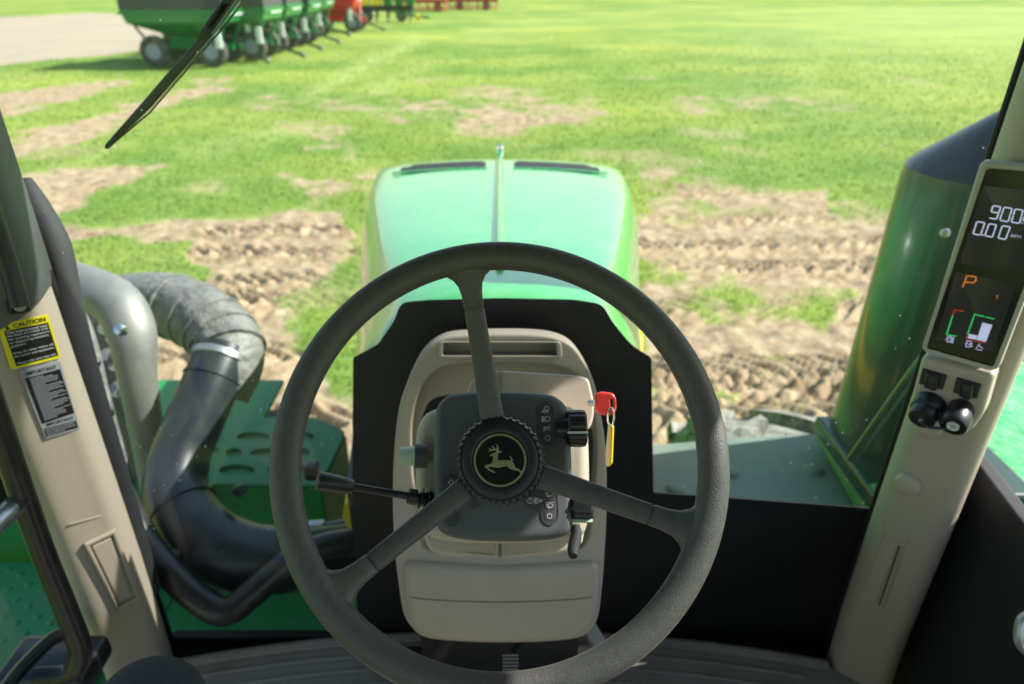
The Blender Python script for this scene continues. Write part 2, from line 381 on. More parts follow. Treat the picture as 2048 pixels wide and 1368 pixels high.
# ================================================================== GROUND
def lat(ix, iy, seed):
    h = (ix.astype(np.int64) * 374761393 + iy.astype(np.int64) * 668265263 + seed * 144665) & 0xFFFFFFFF
    h = ((h ^ (h >> 13)) * 1274126177) & 0xFFFFFFFF
    return ((h ^ (h >> 16)) & 0xFFFF) / 65535.0
def vn(x, y, seed=0):
    ix, iy = np.floor(x), np.floor(y); fx, fy = x - ix, y - iy
    fx = fx * fx * (3 - 2 * fx); fy = fy * fy * (3 - 2 * fy)
    a, b = lat(ix, iy, seed), lat(ix + 1, iy, seed); c, d = lat(ix, iy + 1, seed), lat(ix + 1, iy + 1, seed)
    return (a * (1 - fx) + b * fx) * (1 - fy) + (c * (1 - fx) + d * fx) * fy
def fbm(x, y, s, o=4, seed=0, g=0.5):
    t = 0; a = 1; n = 0
    for i in range(o):
        t = t + a * vn(x / s * 2 ** i + 17.3 * i, y / s * 2 ** i + 9.1 * i, seed + i); n += a; a *= g
    return t / n
# bare patches of the field as seen from the cab: outline, strength, softness in pixels
PATCH = [
    ([(-300, 200), (0, 190), (240, 152), (265, 162), (140, 196), (0, 225), (-300, 262)], .95, 12),
    ([(-200, 320), (30, 278), (250, 213), (400, 163), (460, 160), (450, 176), (330, 206), (250, 245), (60, 293), (-200, 370)], .95, 12),
    ([(520, 196), (740, 186), (1180, 184), (1210, 240), (960, 252), (700, 236), (470, 226)], .44, 30),
    ([(1400, 182), (1700, 196), (1715, 214), (1560, 226), (1380, 240), (1290, 215)], .42, 26),
    ([(640, 275), (720, 280), (700, 310), (600, 300)], .5, 20), ([(900, 215), (1180, 215), (1190, 245), (900, 245)], .62, 14),
    ([(40, 352), (200, 330), (330, 320), (240, 362), (170, 402), (60, 425), (-60, 420)], .95, 16),
    ([(-100, 425), (80, 420), (260, 450), (420, 432), (700, 418), (712, 500), (640, 530), (600, 620), (640, 760), (680, 870), (200, 900), (220, 700), (400, 560), (380, 490), (250, 470), (90, 468), (-100, 470)], 1.0, 22),
    ([(560, 335), (760, 330), (745, 400), (560, 392)], .42, 26),
    ([(1290, 452), (1440, 440), (1600, 424), (1800, 468), (1900, 520), (1900, 900), (1290, 900), (1285, 700)], 1.0, 24),
    ([(1375, 352), (1500, 368), (1640, 375), (1645, 420), (1500, 412), (1370, 385)], .85, 16),
    ([(1280, 340), (1340, 330), (1400, 400), (1300, 440)], .45, 20),
    ([(-600, 560), (130, 620), (100, 900), (-600, 900)], .8, 40), ([(200, 800), (1900, 800), (1900, 1600), (200, 1600)], .9, 60),
]
LAWN = [
    ([(70, 478), (220, 472), (375, 492), (372, 545), (230, 562), (60, 560)], 1.0, 16),
    ([(640, 500), (712, 480), (712, 640), (640, 660), (590, 620)], .75, 18),
    ([(1290, 505), (1420, 505), (1560, 580), (1690, 600), (1660, 650), (1500, 655), (1330, 630), (1290, 600)], .72, 34),
    ([(1560, 590), (1680, 590), (1660, 640), (1560, 630)], .5, 20), ([(1400, 770), (1500, 780), (1480, 820), (1400, 810)], .6, 18),
    ([(560, 600), (690, 600), (690, 700), (560, 700)], .6, 24), ([(1480, 720), (1600, 700), (1620, 740), (1500, 760)], .5, 20), ([(300, 600), (420, 560), (430, 600), (330, 640)], .5, 20), ([(1700, 540), (1780, 545), (1770, 590), (1690, 585)], .5, 16),
    ([(500, 740), (600, 770), (580, 830), (480, 800)], .5, 20), ([(1290, 700), (1330, 700), (1340, 800), (1290, 800)], .5, 16),
]
def poly_sd(px, py, poly):
    inside = np.zeros(px.shape, bool); dmin = np.full(px.shape, 1e9); k = len(poly)
    for i in range(k):
        ax, ay = poly[i]; bx, by = poly[(i + 1) % k]; dx, dy = bx - ax, by - ay
        t = np.clip(((px - ax) * dx + (py - ay) * dy) / (dx * dx + dy * dy + 1e-9), 0, 1)
        dmin = np.minimum(dmin, (px - ax - t * dx) ** 2 + (py - ay - t * dy) ** 2)
        c = ((ay > py) != (by > py)) & (px < (bx - ax) * (py - ay) / (by - ay + 1e-12) + ax); inside ^= c
    return np.where(inside, 1, -1) * np.sqrt(dmin)
def dirt_mask(x, y):
    c = y * cp + CAMZ * sp_; px = CX + F * x / c; py = CY - F * (y * sp_ - CAMZ * cp) / c
    near = np.clip((py + 60) / 500, 0.12, 1.3)
    wx = (fbm(x, y, 0.9, 4, 5) - .5) * 120 * near; wy = (fbm(x, y, 0.9, 4, 11) - .5) * 60 * near
    m = np.zeros(x.shape)
    for poly, s, soft in PATCH:
        d = poly_sd(px + wx, py + wy, poly) / soft; m = np.maximum(m, s * np.clip(d * .5 + .5, 0, 1))
    for poly, s, soft in LAWN:
        d = poly_sd(px + wx, py + wy, poly) / soft; m = m * (1 - s * np.clip(d * .5 + .5, 0, 1))
    m = m + ((fbm(x, y, 0.22, 3, 31) - .5) * .6 + (fbm(x, y, 0.55, 4, 37) - .5) * 1.1) * np.clip(m * 3, 0, 1) + np.clip((fbm(x, y, 2.2, 4, 71) - .60) * 2.6, 0, .4) * (py > 150)
    return np.clip(m, 0, 1)
def height(x, y, m):
    clod = (fbm(x, y, .30, 4, 41, .6) - .5) * .09 + np.clip(fbm(x, y, .16, 2, 47) - .6, 0, 1) * .12 + (np.abs(fbm(x, y, .11, 3, 43) - .5)) * -.06
    tread = 0
    for y0, sl, w, x0, x1 in ((8.0, .03, .34, .8, 8), (9.4, -.05, .3, .5, 7), (6.1, .05, .34, 1, 6), (5.0, -.02, .34, .8, 5), (6.9, .02, .3, -5, -1), (5.4, .1, .34, -5, -1), (4.2, .04, .34, -4, 4),
                              (3.6, 0, .3, .8, 4), (7.3, .01, .3, .6, 6), (4.6, .05, .28, 1, 5), (8.7, .04, .3, -4, -1.2), (6.2, -.06, .3, -4, -.8), (7.7, -.02, .28, -6, -1), (12.2, .03, .3, 1, 8), (15.3, -.02, .3, -6, 3), (10.6, .0, .3, 1.5, 7), (16.5, .02, .3, -7, 2)):
        q = y - y0 - sl * x; inside = np.clip((w - np.abs(q)) / .05, 0, 1) * ((x > x0) & (x < x1))
        s = np.sin((x + np.abs(q) * 1.3 + .25 * fbm(x, y, .5, 2, 3)) * 2 * math.pi / .21 )
        tread = tread + inside * (np.clip(s * 2.2, -1, 1) * .042 - .018)
    lawn = (fbm(x, y, .5, 3, 51) - .5) * .03
    big = (fbm(x, y, 3.0, 2, 81) - .5) * .10
    return (clod + tread) * m + lawn * (1 - m) + big - 0.03
NR, NC = 640, 620
yy = 1.6 * (90 / 1.6) ** (np.linspace(0, 1, NR)); fan = np.linspace(-1.25, 1.25, NC)
Y = np.repeat(yy[:, None], NC, 1); X = fan[None, :] * (Y + 1.5)
Mk = dirt_mask(X, Y); fade = np.clip((60 - Y) / 30, 0, 1); Hh = height(X, Y, Mk) * np.clip((Y) / 3, 0, 1) * fade
co = np.stack([X, Y, Hh], -1).reshape(-1, 3).astype(np.float32)
i0 = (np.arange(NR - 1)[:, None] * NC + np.arange(NC - 1)[None, :]).ravel()
faces = np.stack([i0, i0 + 1, i0 + NC + 1, i0 + NC], 1).astype(np.int32)
me = bpy.data.meshes.new('ground'); me.vertices.add(len(co)); me.vertices.foreach_set('co', co.ravel())
me.loops.add(faces.size); me.loops.foreach_set('vertex_index', faces.ravel())
me.polygons.add(len(faces)); me.polygons.foreach_set('loop_start', np.arange(0, faces.size, 4, dtype=np.int32))
me.polygons.foreach_set('loop_total', np.full(len(faces), 4, np.int32)); me.polygons.foreach_set('use_smooth', np.ones(len(faces), bool))
me.update(); me.validate()
at = me.attributes.new('bare', 'FLOAT', 'POINT'); at.data.foreach_set('value', Mk.astype(np.float32).ravel())
STRAW = [([(600, 186), (720, 120), (838, 72), (842, 84), (740, 134), (640, 190)], .7, 10), ([(700, 190), (860, 120), (868, 130), (730, 196)], .5, 10), ([(1560, 190), (1660, 60), (1690, 0), (1720, 0), (1690, 80), (1620, 190)], .35, 20),
         ([(350, 300), (620, 240), (630, 252), (380, 318)], .5, 12), ([(60, 345), (200, 300), (210, 312), (70, 360)], .5, 10), ([(100, 470), (330, 430), (330, 445), (110, 480)], .4, 12), ([(930, 60), (1300, 20), (1300, 30), (950, 75)], .35, 14)]
c_ = Y * cp + CAMZ * sp_; ppx = CX + F * X / c_; ppy = CY - F * (Y * sp_ - CAMZ * cp) / c_; S_ = np.zeros(X.shape)
for poly, s_, soft in STRAW:
    S_ = np.maximum(S_, s_ * np.clip(poly_sd(ppx + (fbm(X, Y, 1.2, 3, 61) - .5) * 30, ppy + (fbm(X, Y, 1.2, 3, 62) - .5) * 14, poly) / soft * .5 + .5, 0, 1))
S_ = np.maximum(S_, np.clip((X / np.maximum(Y, 1) - .12) * 1.1, 0, .45) * np.clip((Y - 12) / 30, 0, 1))
at = me.attributes.new('straw', 'FLOAT', 'POINT'); at.data.foreach_set('value', S_.astype(np.float32).ravel())
def ground_mat():
    m = bpy.data.materials.new('field_ground'); m.use_nodes = True; N, L = m.node_tree.nodes, m.node_tree.links
    b = N['Principled BSDF']; b.inputs['Roughness'].default_value = 0.95; b.inputs['Specular IOR Level'].default_value = 0.15
    geo = N.new('ShaderNodeNewGeometry')
    def noise(s, d=6, r=.6, sc_=(1, 1, 1)):
        mp = N.new('ShaderNodeMapping'); mp.inputs['Scale'].default_value = sc_
        L.new(geo.outputs['Position'], mp.inputs['Vector'])
        t = N.new('ShaderNodeTexNoise'); t.inputs['Scale'].default_value = s; t.inputs['Detail'].default_value = d; t.inputs['Roughness'].default_value = r
        L.new(mp.outputs[0], t.inputs['Vector']); return t.outputs['Fac']
    def ramp(f, stops):
        r = N.new('ShaderNodeValToRGB'); r.color_ramp.elements[0].position = stops[0][0]; r.color_ramp.elements[0].color = (*stops[0][1], 1)
        r.color_ramp.elements[1].position = stops[-1][0]; r.color_ramp.elements[1].color = (*stops[-1][1], 1)
        for p, c in stops[1:-1]: e = r.color_ramp.elements.new(p); e.color = (*c, 1)
        L.new(f, r.inputs[0]); return r.outputs[0]
    g1 = ramp(noise(.45, 8, .62), [(.32, (.075, .155, .022)), (.5, (.145, .24, .034)), (.70, (.27, .32, .08))])
    g2 = ramp(noise(9, 6, .7), [(.32, (.08, .16, .024)), (.52, (.16, .26, .042)), (.75, (.31, .35, .13))])
    mg = N.new('ShaderNodeMix'); mg.data_type = 'RGBA'; mg.inputs[0].default_value = .45; L.new(g1, mg.inputs[6]); L.new(g2, mg.inputs[7])
    yb = ramp(noise(.10, 4, .55, (1, 1.6, 1)), [(.42, (0, 0, 0)), (.66, (.75, .75, .75))])
    m5 = N.new('ShaderNodeMix'); m5.data_type = 'RGBA'; m5.inputs[7].default_value = (.36, .38, .065, 1); L.new(yb, m5.inputs[0]); L.new(mg.outputs[2], m5.inputs[6]); mg = m5
    a2 = N.new('ShaderNodeAttribute'); a2.attribute_name = 'straw'
    m6 = N.new('ShaderNodeMix'); m6.data_type = 'RGBA'; m6.inputs[7].default_value = (.36, .41, .13, 1); L.new(a2.outputs['Fac'], m6.inputs[0]); L.new(mg.outputs[2], m6.inputs[6]); mg = m6
    st = ramp(noise(.8, 4, .6, (.35, 2.2, 1)), [(.60, (0, 0, 0)), (.72, (.55, .55, .55))])
    ms = N.new('ShaderNodeMix'); ms.data_type = 'RGBA'; ms.inputs[7].default_value = (.37, .41, .15, 1); L.new(st, ms.inputs[0]); L.new(mg.outputs[2], ms.inputs[6])
    d1 = ramp(noise(5, 9, .7), [(.28, (.15, .09, .052)), (.46, (.34, .24, .145)), (.68, (.53, .41, .26))])
    a = N.new('ShaderNodeAttribute'); a.attribute_name = 'bare'
    n3 = noise(22, 5, .7); ma = N.new('ShaderNodeMath'); ma.operation = 'MULTIPLY_ADD'; ma.inputs[1].default_value = 1.0; L.new(n3, ma.inputs[0])
    sb = N.new('ShaderNodeMath'); sb.operation = 'SUBTRACT'; sb.inputs[1].default_value = .50; L.new(a.outputs['Fac'], sb.inputs[0]); L.new(sb.outputs[0], ma.inputs[2])
    mr = N.new('ShaderNodeMapRange'); mr.inputs[1].default_value = .22; mr.inputs[2].default_value = .62; L.new(ma.outputs[0], mr.inputs[0])
    mm = N.new('ShaderNodeMix'); mm.data_type = 'RGBA'; L.new(mr.outputs[0], mm.inputs[0]); L.new(ms.outputs[2], mm.inputs[6]); L.new(d1, mm.inputs[7])
    L.new(mm.outputs[2], b.inputs['Base Color'])
    bp = N.new('ShaderNodeBump'); bp.inputs['Strength'].default_value = .7; bp.inputs['Distance'].default_value = .03
    L.new(noise(30, 8, .7), bp.inputs['Height']); L.new(bp.outputs[0], b.inputs['Normal'])
    return m
M_ground = ground_mat(); me.materials.append(M_ground)
g = bpy.data.objects.new('ground', me); COL.objects.link(g); tag(g, 'mown green field with bare rutted dirt in front of the tractor', kind='structure')
mb = MB().add([(-900, -500, -.12), (900, -500, -.12), (900, 1800, -.12), (-900, 1800, -.12)], [(0, 1, 2, 3)])
tag(mb.build('outer_ground', M_ground, None, recalc=False), 'grassland running on beyond the mown field', kind='structure')
# pale dirt field beyond, upper left
M_tan = mat('tan_soil', (0.36, 0.285, 0.20), 0.95, vary=0.2, vscale=0.35)
pts = [(-700, 205), (0, 128), (120, 117), (240, 105), (330, 82), (330, 45), (200, 26), (0, 34), (-700, 50)]
w = [Zp(x, y, .03) for x, y in smooth2(pts, 4)]
tag(MB().prism([p - Vector((0, 0, .05)) for p in w], w).build('dirt_field', M_tan, None), 'pale bare field at the upper left beyond the grass', kind='structure')

# grass blades: a mat nobody could count
NB = 230000
ly = np.random.rand(NB) ** .82; by = 2.6 * (48 / 2.6) ** ly; bx = (np.random.rand(NB) * 2.1 - 1.05) * (by + .8)
bm_ = dirt_mask(bx, by); keep = (bm_ + np.random.rand(NB) * .45 < .52) & (np.random.rand(NB) < np.clip((50 - by) / 30, 0, 1)) & (fbm(bx, by, .45, 3, 91) + np.random.rand(NB) * .9 > .55) | ((np.random.rand(NB) < .05) & (fbm(bx, by, .25, 2, 93) > .55)); bx, by, bm_ = bx[keep], by[keep], bm_[keep]
n = len(bx); bz = height(bx, by, bm_) * np.clip(by / 3, 0, 1)
hgt = (.012 + .028 * np.random.rand(n)) * (1 + .4 * vn(bx / .4, by / .4, 9)); wid = (.003 + .0007 * by) * (.7 + .6 * np.random.rand(n))
an = np.random.rand(n) * 6.283; le = hgt * (np.random.rand(n) * .9); an2 = np.random.rand(n) * 6.283
dx, dy = np.cos(an) * wid, np.sin(an) * wid; lx, ly2 = np.cos(an2) * le, np.sin(an2) * le
v = np.zeros((n, 5, 3), np.float32)
v[:, 0] = np.stack([bx - dx, by - dy, bz - .01], 1); v[:, 1] = np.stack([bx + dx, by + dy, bz - .01], 1)
v[:, 2] = np.stack([bx + dx * .7 + lx * .4, by + dy * .7 + ly2 * .4, bz + hgt * .6], 1); v[:, 3] = np.stack([bx - dx * .7 + lx * .4, by - dy * .7 + ly2 * .4, bz + hgt * .6], 1)
v[:, 4] = np.stack([bx + lx, by + ly2, bz + hgt], 1)
base = np.arange(n)[:, None] * 5
q = np.concatenate([base + np.array([[0, 1, 2, 3]]), base + np.array([[3, 2, 4]])], 1).astype(np.int32)
me = bpy.data.meshes.new('grass'); me.vertices.add(n * 5); me.vertices.foreach_set('co', v.ravel()); me.loops.add(n * 7); me.loops.foreach_set('vertex_index', q.ravel())
me.polygons.add(n * 2); ls = np.stack([np.arange(n) * 7, np.arange(n) * 7 + 4], 1).ravel().astype(np.int32)
me.polygons.foreach_set('loop_start', ls); me.polygons.foreach_set('loop_total', np.tile([4, 3], n).astype(np.int32)); me.update(); me.validate()
def grass_mat():
    m = bpy.data.materials.new('grass_blades'); m.use_nodes = True; N, L = m.node_tree.nodes, m.node_tree.links
    b = N['Principled BSDF']; b.inputs['Roughness'].default_value = .55; b.inputs['Specular IOR Level'].default_value = .3
    geo = N.new('ShaderNodeNewGeometry'); r = N.new('ShaderNodeValToRGB')
    r.color_ramp.elements[0].color = (.10, .20, .025, 1); r.color_ramp.elements[1].color = (.42, .48, .17, 1); e = r.color_ramp.elements.new(.55); e.color = (.19, .31, .040, 1)
    L.new(geo.outputs['Random Per Island'], r.inputs[0]); L.new(r.outputs[0], b.inputs['Base Color'])
    t = N.new('ShaderNodeBsdfTranslucent'); L.new(r.outputs[0], t.inputs[0]); mx = N.new('ShaderNodeMixShader'); mx.inputs[0].default_value = .35
    L.new(b.outputs[0], mx.inputs[1]); L.new(t.outputs[0], mx.inputs[2]); L.new(mx.outputs[0], N['Material Output'].inputs['Surface']); return m
me.materials.append(grass_mat())
gr = bpy.data.objects.new('grass', me); COL.objects.link(gr); tag(gr, 'short green grass blades growing on the field', 'grass', kind='stuff')

# ================================================================== IMPLEMENTS BEHIND
def tyre_rim(o, r, w, side, parent, mt=M_wagont, mr=M_rim, ax=Vector((0, 1, 0))):
    wh = MB().lathe([(r * .56, -w / 2), (r * .9, -w / 2), (r * .98, -w * .38), (r, -w * .2), (r, w * .2), (r * .98, w * .38), (r * .9, w / 2), (r * .56, w / 2)], o, ax, 28, ref=(0, 0, 1)).build('wheel', mt, parent)
    MB().lathe([(r * .50, -w * .50), (r * .50, -w * .54), (r * .44, -w * .53), (r * .26, -w * .51), (r * .22, -w * .60), (0.0, -w * .60)] if side < 0 else
               [(r * .50, w * .50), (r * .50, w * .54), (r * .44, w * .53), (r * .26, w * .51), (r * .22, w * .60), (0.0, w * .60)], o, ax, 24, ref=(0, 0, 1)).build('rim', mr, wh)
    return wh
def gravity_wagon(o, label, body=M_wagon, tarp=M_tarp, group='grain wagons parked side by side', L_=3.45, rad=.54):
    o = Vector(o); root = empty('grain_wagon', o); tag(root, label, 'wagon', group)
    x0, x1 = -L_ / 2, L_ / 2; P = lambda x, y, z: o + Vector((x, y, z)); wy = 1.30
    top = [P(x0 - .15, -wy, 1.95), P(x1 + .1, -wy, 1.95), P(x1 + .1, wy, 1.95), P(x0 - .15, wy, 1.95)]
    mid = [P(x0, -wy, 1.50), P(x1, -wy, 1.50), P(x1, wy, 1.50), P(x0, wy, 1.50)]
    low = [P(-.62, -.50, .62), P(.62, -.50, .62), P(.62, .65, .62), P(-.62, .65, .62)]
    neck = [P(-.62, -.55, 1.05), P(.70, -.55, 1.05), P(.70, .75, 1.05), P(-.62, .75, 1.05)]
    MB().loft([low, neck, mid, top]).build('hopper', body, root, bevel=.02)
    rim_ = MB()
    for a, b in ((0, 1), (1, 2), (2, 3), (3, 0)): rim_.box((top[a] + top[b]) / 2 - Vector((0, 0, .12)), ((top[b] - top[a]).length + .1, .08, .10), ((top[b] - top[a]), Vector((0, 0, 1)).cross(top[b] - top[a]), Vector((0, 0, 1))))
    rim_.build('side_rail', body, root)
    up = [p + Vector((0, 0, 1.0)) for p in top]; MB().loft([[p.copy() for p in top], up]).build('side_board', tarp, root, bevel=.02)
    MB().box(P(x1 + .115, .2, 1.80), (.012, 1.5, .16)).build('name_panel', M_white, root)
    f = MB()
    for y in (-.42, .42): f.box(P(0, y, .62), (3.4, .12, .14))
    for x in (-1.15, 1.15): f.box(P(x, 0, .50), (.16, 1.9, .16))
    f.build('chassis', body, root, bevel=.01)
    for x, top_x in ((1.25, x1 - .05), (-1.25, x0 + .05)):
        for y in (-.8, .8):
            MB().tube([P(x, y * .8, .60), P(top_x, y * 1.35, 1.62)], .07 if x > 0 else .05, 4, 1).build('brace', body, root)
    MB().box(P(.98, -1.0, 1.1), (.16, .06, .95)).build('ladder', M_white, root)
    MB().box(P(x1 - .3, -1.15, .95), (.22, .10, .60)).build('jack', M_white, root, bevel=.02)
    MB().box(P(0, -.85, .85), (.9, .55, .05), (Vector((1, 0, 0)), Vector((0, 1, .8)), Vector((0, -.8, 1)))).build('chute', body, root)
    for x in (-1.05, 1.05):
        for y in (-.92, .92): tyre_rim(P(x, y, rad + .0), rad, .36, -1 if y < 0 else 1, root)
    MB().tube([P(1.2, 0, .5), P(2.0, -.1, .42), P(2.75, -.2, .16)], .055, 8, 1).build('drawbar', M_black, root)
    MB().lathe([(0, -.05), (.1, -.04), (.12, 0), (.1, .04), (0, .05)], P(2.8, -.2, .14), (0, 1, 0), 12).build('hitch', M_alu, root)
    return root
texts = ['green grain wagon nearest the cab with dark side boards', 'second green grain wagon, just behind the nearest one', 'third green grain wagon of the row from the front',
         'fourth green grain wagon of the row, two before the red one', 'fifth green grain wagon, standing directly before the red wagon']
for i in range(5):
    c = Zp((430, 510, 555, 600, 630)[i], (134, 122, 106, 92, 77)[i], 0)
    gravity_wagon((c.x - 1.05, c.y + .95, 0), texts[i])
c = Zp(672, 66, 0)
gravity_wagon((c.x - .1, c.y + 1.6, 0), 'red grain wagon at the far end of the green row', M_redpaint, M_redpaint, 'grain wagons parked side by side', 2.5)
# planter
o = Zp(768, 44, 0); root = empty('planter', o); tag(root, 'green planter with yellow seed hoppers beyond the red wagon', 'planter')
MB().box(o + Vector((0, 0, .95)), (4.6, .5, .45)).build('toolbar', M_black, root)
for i in range(6):
    x = -2.1 + i * .84
    MB().loft([[o + Vector((x + a * .28, b * .3 - .2, 1.15)) for a, b in ((-1, -1), (1, -1), (1, 1), (-1, 1))], [o + Vector((x + a * .38, b * .4 - .2, 1.75)) for a, b in ((-1, -1), (1, -1), (1, 1), (-1, 1))]]).build('seed_hopper', M_iyel if i < 3 else M_wagon, root, bevel=.03)
    MB().tube([o + Vector((x, -.2, 1.1)), o + Vector((x, -.5, .35))], .12, 6, 1).build('row_unit', M_black, root)
    MB().lathe([(.30, -.03), (.34, 0), (.30, .03)], o + Vector((x, -.6, .33)), (1, 0, 0), 18).build('gauge_wheel', M_black, root)
for x in (-2.6, 2.6): tyre_rim(o + Vector((x * .5, .6, .45)), .45, .3, -1, root)
MB().tube([o + Vector((0, 0, .9)), o + Vector((2.4, -.8, .5)), o + Vector((3.6, -1.2, .35))], .09, 6, 1).build('drawbar', M_wagon, root)
MB().lathe([(0, -.1), (.22, -.1), (.25, 0), (.22, .1), (0, .1)], o + Vector((2.7, -1, .35)), (0, 1, 0), 16).build('jack_wheel', M_iyel, root)
def tillage(o, label, L_):
    root = empty('disc_harrow', o); tag(root, label, 'harrow', 'red harrows at the field edge')
    for y in (-.8, .8):
        MB().box(o + Vector((0, y, .95)), (L_, .20, .34)).build('frame_beam', M_implred, root)
    for x in np.linspace(-L_ / 2, L_ / 2, 6):
        MB().box(o + Vector((x, 0, .95)), (.22, 1.9, .45)).build('cross_beam', M_implred, root)
        MB().tube([o + Vector((x, -.8, .85)), o + Vector((x + .1, -1.0, .25))], .05, 6, 1).build('shank', M_implred, root)
    for y in (-1.0, 1.0):
        m = MB()
        for x in np.linspace(-L_ / 2, L_ / 2, 18): m.lathe([(.0, -.02), (.28, .0), (.0, .02)], o + Vector((x, y, .28)), (1, .2 * y, 0), 14)
        m.build('disc_gang', M_implred, root)
    for x in (-1.4, 1.4): tyre_rim(o + Vector((x, 0, .42)), .42, .28, -1, root)
tillage(Zp(848, 23, 0), 'red folded harrow just past the planter', 4.4)
tillage(Zp(946, 20, 0), 'red harrow farthest right in the line of machines', 5.0)

# ================================================================== TRACTOR
T = empty('tractor', (0, 0, 0)); tag(T, 'green row crop tractor seen from its driver seat, with beige and black cab', 'tractor')
PX_SCREEN = 1.06     # the windscreen stands this far ahead of the eye
# ---- hood
hd = empty('hood', (0, 2.0, 2.2), T)
def zt(y): return 2.352 - (y - 1.2) * .0735
def ip(y, tab):
    for (a, va), (b, vb) in zip(tab, tab[1:]):
        if y <= b: return va + (vb - va) * max(0, (y - a)) / (b - a)
    return tab[-1][1]
HWt = [(1.0, .165), (1.24, .198), (1.47, .257), (1.72, .318), (2.3, .435), (2.7, .485), (2.9, .492), (3.2, .47)]
HSt = [(1.0, .30), (1.3, .325), (1.7, .39), (2.1, .463), (2.5, .535), (2.8, .56), (3.2, .54)]
rings = []
def hood_ring(y, dz=0.0, sc_=1.0):
    hw = ip(y, HWt) * sc_; hs = ip(y, HSt) * sc_; z = zt(y) - dz
    half = [(0.0, .020), (.25, .019), (.5, .014), (.75, .004), (.92, -.008), (1.0, -.018)]
    R_ = [(hw * a, z + b) for a, b in half]
    R_ += [(hw + (hs - hw) * .30, z - .05), (hw + (hs - hw) * .62, z - .105), (hw + (hs - hw) * .86, z - .18), (hs, z - .28), (hs + .005, z - .42), (hs - .01, z - .75), (hs - .05, 1.25)]
    ring = [Vector((x, y, zz)) for x, zz in R_]
    left = [Vector((-x, y, zz)) for x, zz in R_[1:]]
    return list(reversed(left)) + ring
for y in [1.09, 1.2, 1.35, 1.5, 1.7, 1.9, 2.1, 2.3, 2.5, 2.68, 2.80]: rings.append(hood_ring(y))
rings += [hood_ring(2.87, .010, .985), hood_ring(2.93, .040, .955), hood_ring(2.965, .10, .92), hood_ring(2.985, .2, .88), hood_ring(3.0, .5, .86)]
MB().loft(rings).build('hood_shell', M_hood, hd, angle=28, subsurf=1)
PH = PL((0, 2.0, zt(2.0) + .020), (0, .0735, 1), (1, 0, 0))
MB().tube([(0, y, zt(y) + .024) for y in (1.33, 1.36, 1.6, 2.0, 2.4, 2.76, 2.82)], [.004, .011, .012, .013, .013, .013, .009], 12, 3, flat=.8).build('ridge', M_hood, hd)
MB().lathe([(0, -.02), (.012, -.018), (.019, 0), (.014, .02), (0, .03)], (0, 2.84, zt(2.84) + .045), (0, 0, 1), 20).build('chrome_tip', M_chrome, hd)
PV = PL((0, 2.7, zt(2.7) + .026), (0, .0735, 1), (1, 0, 0))
for s in (-1, 1):
    X_ = lambda pts: [(1000 + s * (x - 1000), y) for x, y in pts]
    NXV = 16; vt = MB(); vs_ = []; fs_ = []
    for a in range(NXV + 1):
        for b in range(5):
            t = a / NXV; x = s * (.055 + t * .325); w0 = .185 * (1 if .06 < t < .92 else .55); y = 2.665 - .03 * t + (b / 4 - .5) * w0
            f = abs(x) / ip(y, HWt); zz = zt(y) + .020 - .024 * f ** 2.2
            vs_.append((x, y, zz + .0035 - (.004 if b in (0, 4) else 0)))
    for a in range(NXV):
        for b in range(4): fs_.append((a * 5 + b, a * 5 + b + 1, a * 5 + b + 6, a * 5 + b + 5))
    vt.add(vs_, fs_).build('vent_slot', M_blackm, hd)
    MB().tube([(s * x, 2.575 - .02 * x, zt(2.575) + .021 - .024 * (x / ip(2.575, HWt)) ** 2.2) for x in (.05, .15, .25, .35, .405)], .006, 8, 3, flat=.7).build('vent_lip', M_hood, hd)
    MB().tube([(s * (ip(y, HSt) + .006), y, zt(y) - .50) for y in (1.15, 1.5, 2.0, 2.5, 2.85)], .028, 8, 3, flat=1.6).build('yellow_stripe', M_yellow, hd)
    MB().loft([[Vector((s * (ip(y, HSt) - .004 + q[0]), y, zt(y) - .45 + q[1])) for q in ((-.01, -.2), (.016, -.2), (.016, .05), (-.01, .05))] for y in (1.12, 1.6, 2.1, 2.6)]).build('side_grille', M_black, hd)
# ---- chassis under hood, front axle
MB().box((0, 2.0, 1.0), (.6, 2.2, .6)).build('engine_block', M_green, T, bevel=.03)
MB().tube([(-.9, 1.86, .75), (.9, 1.86, .75)], .13, 12, 1).build('front_axle', M_green, T)
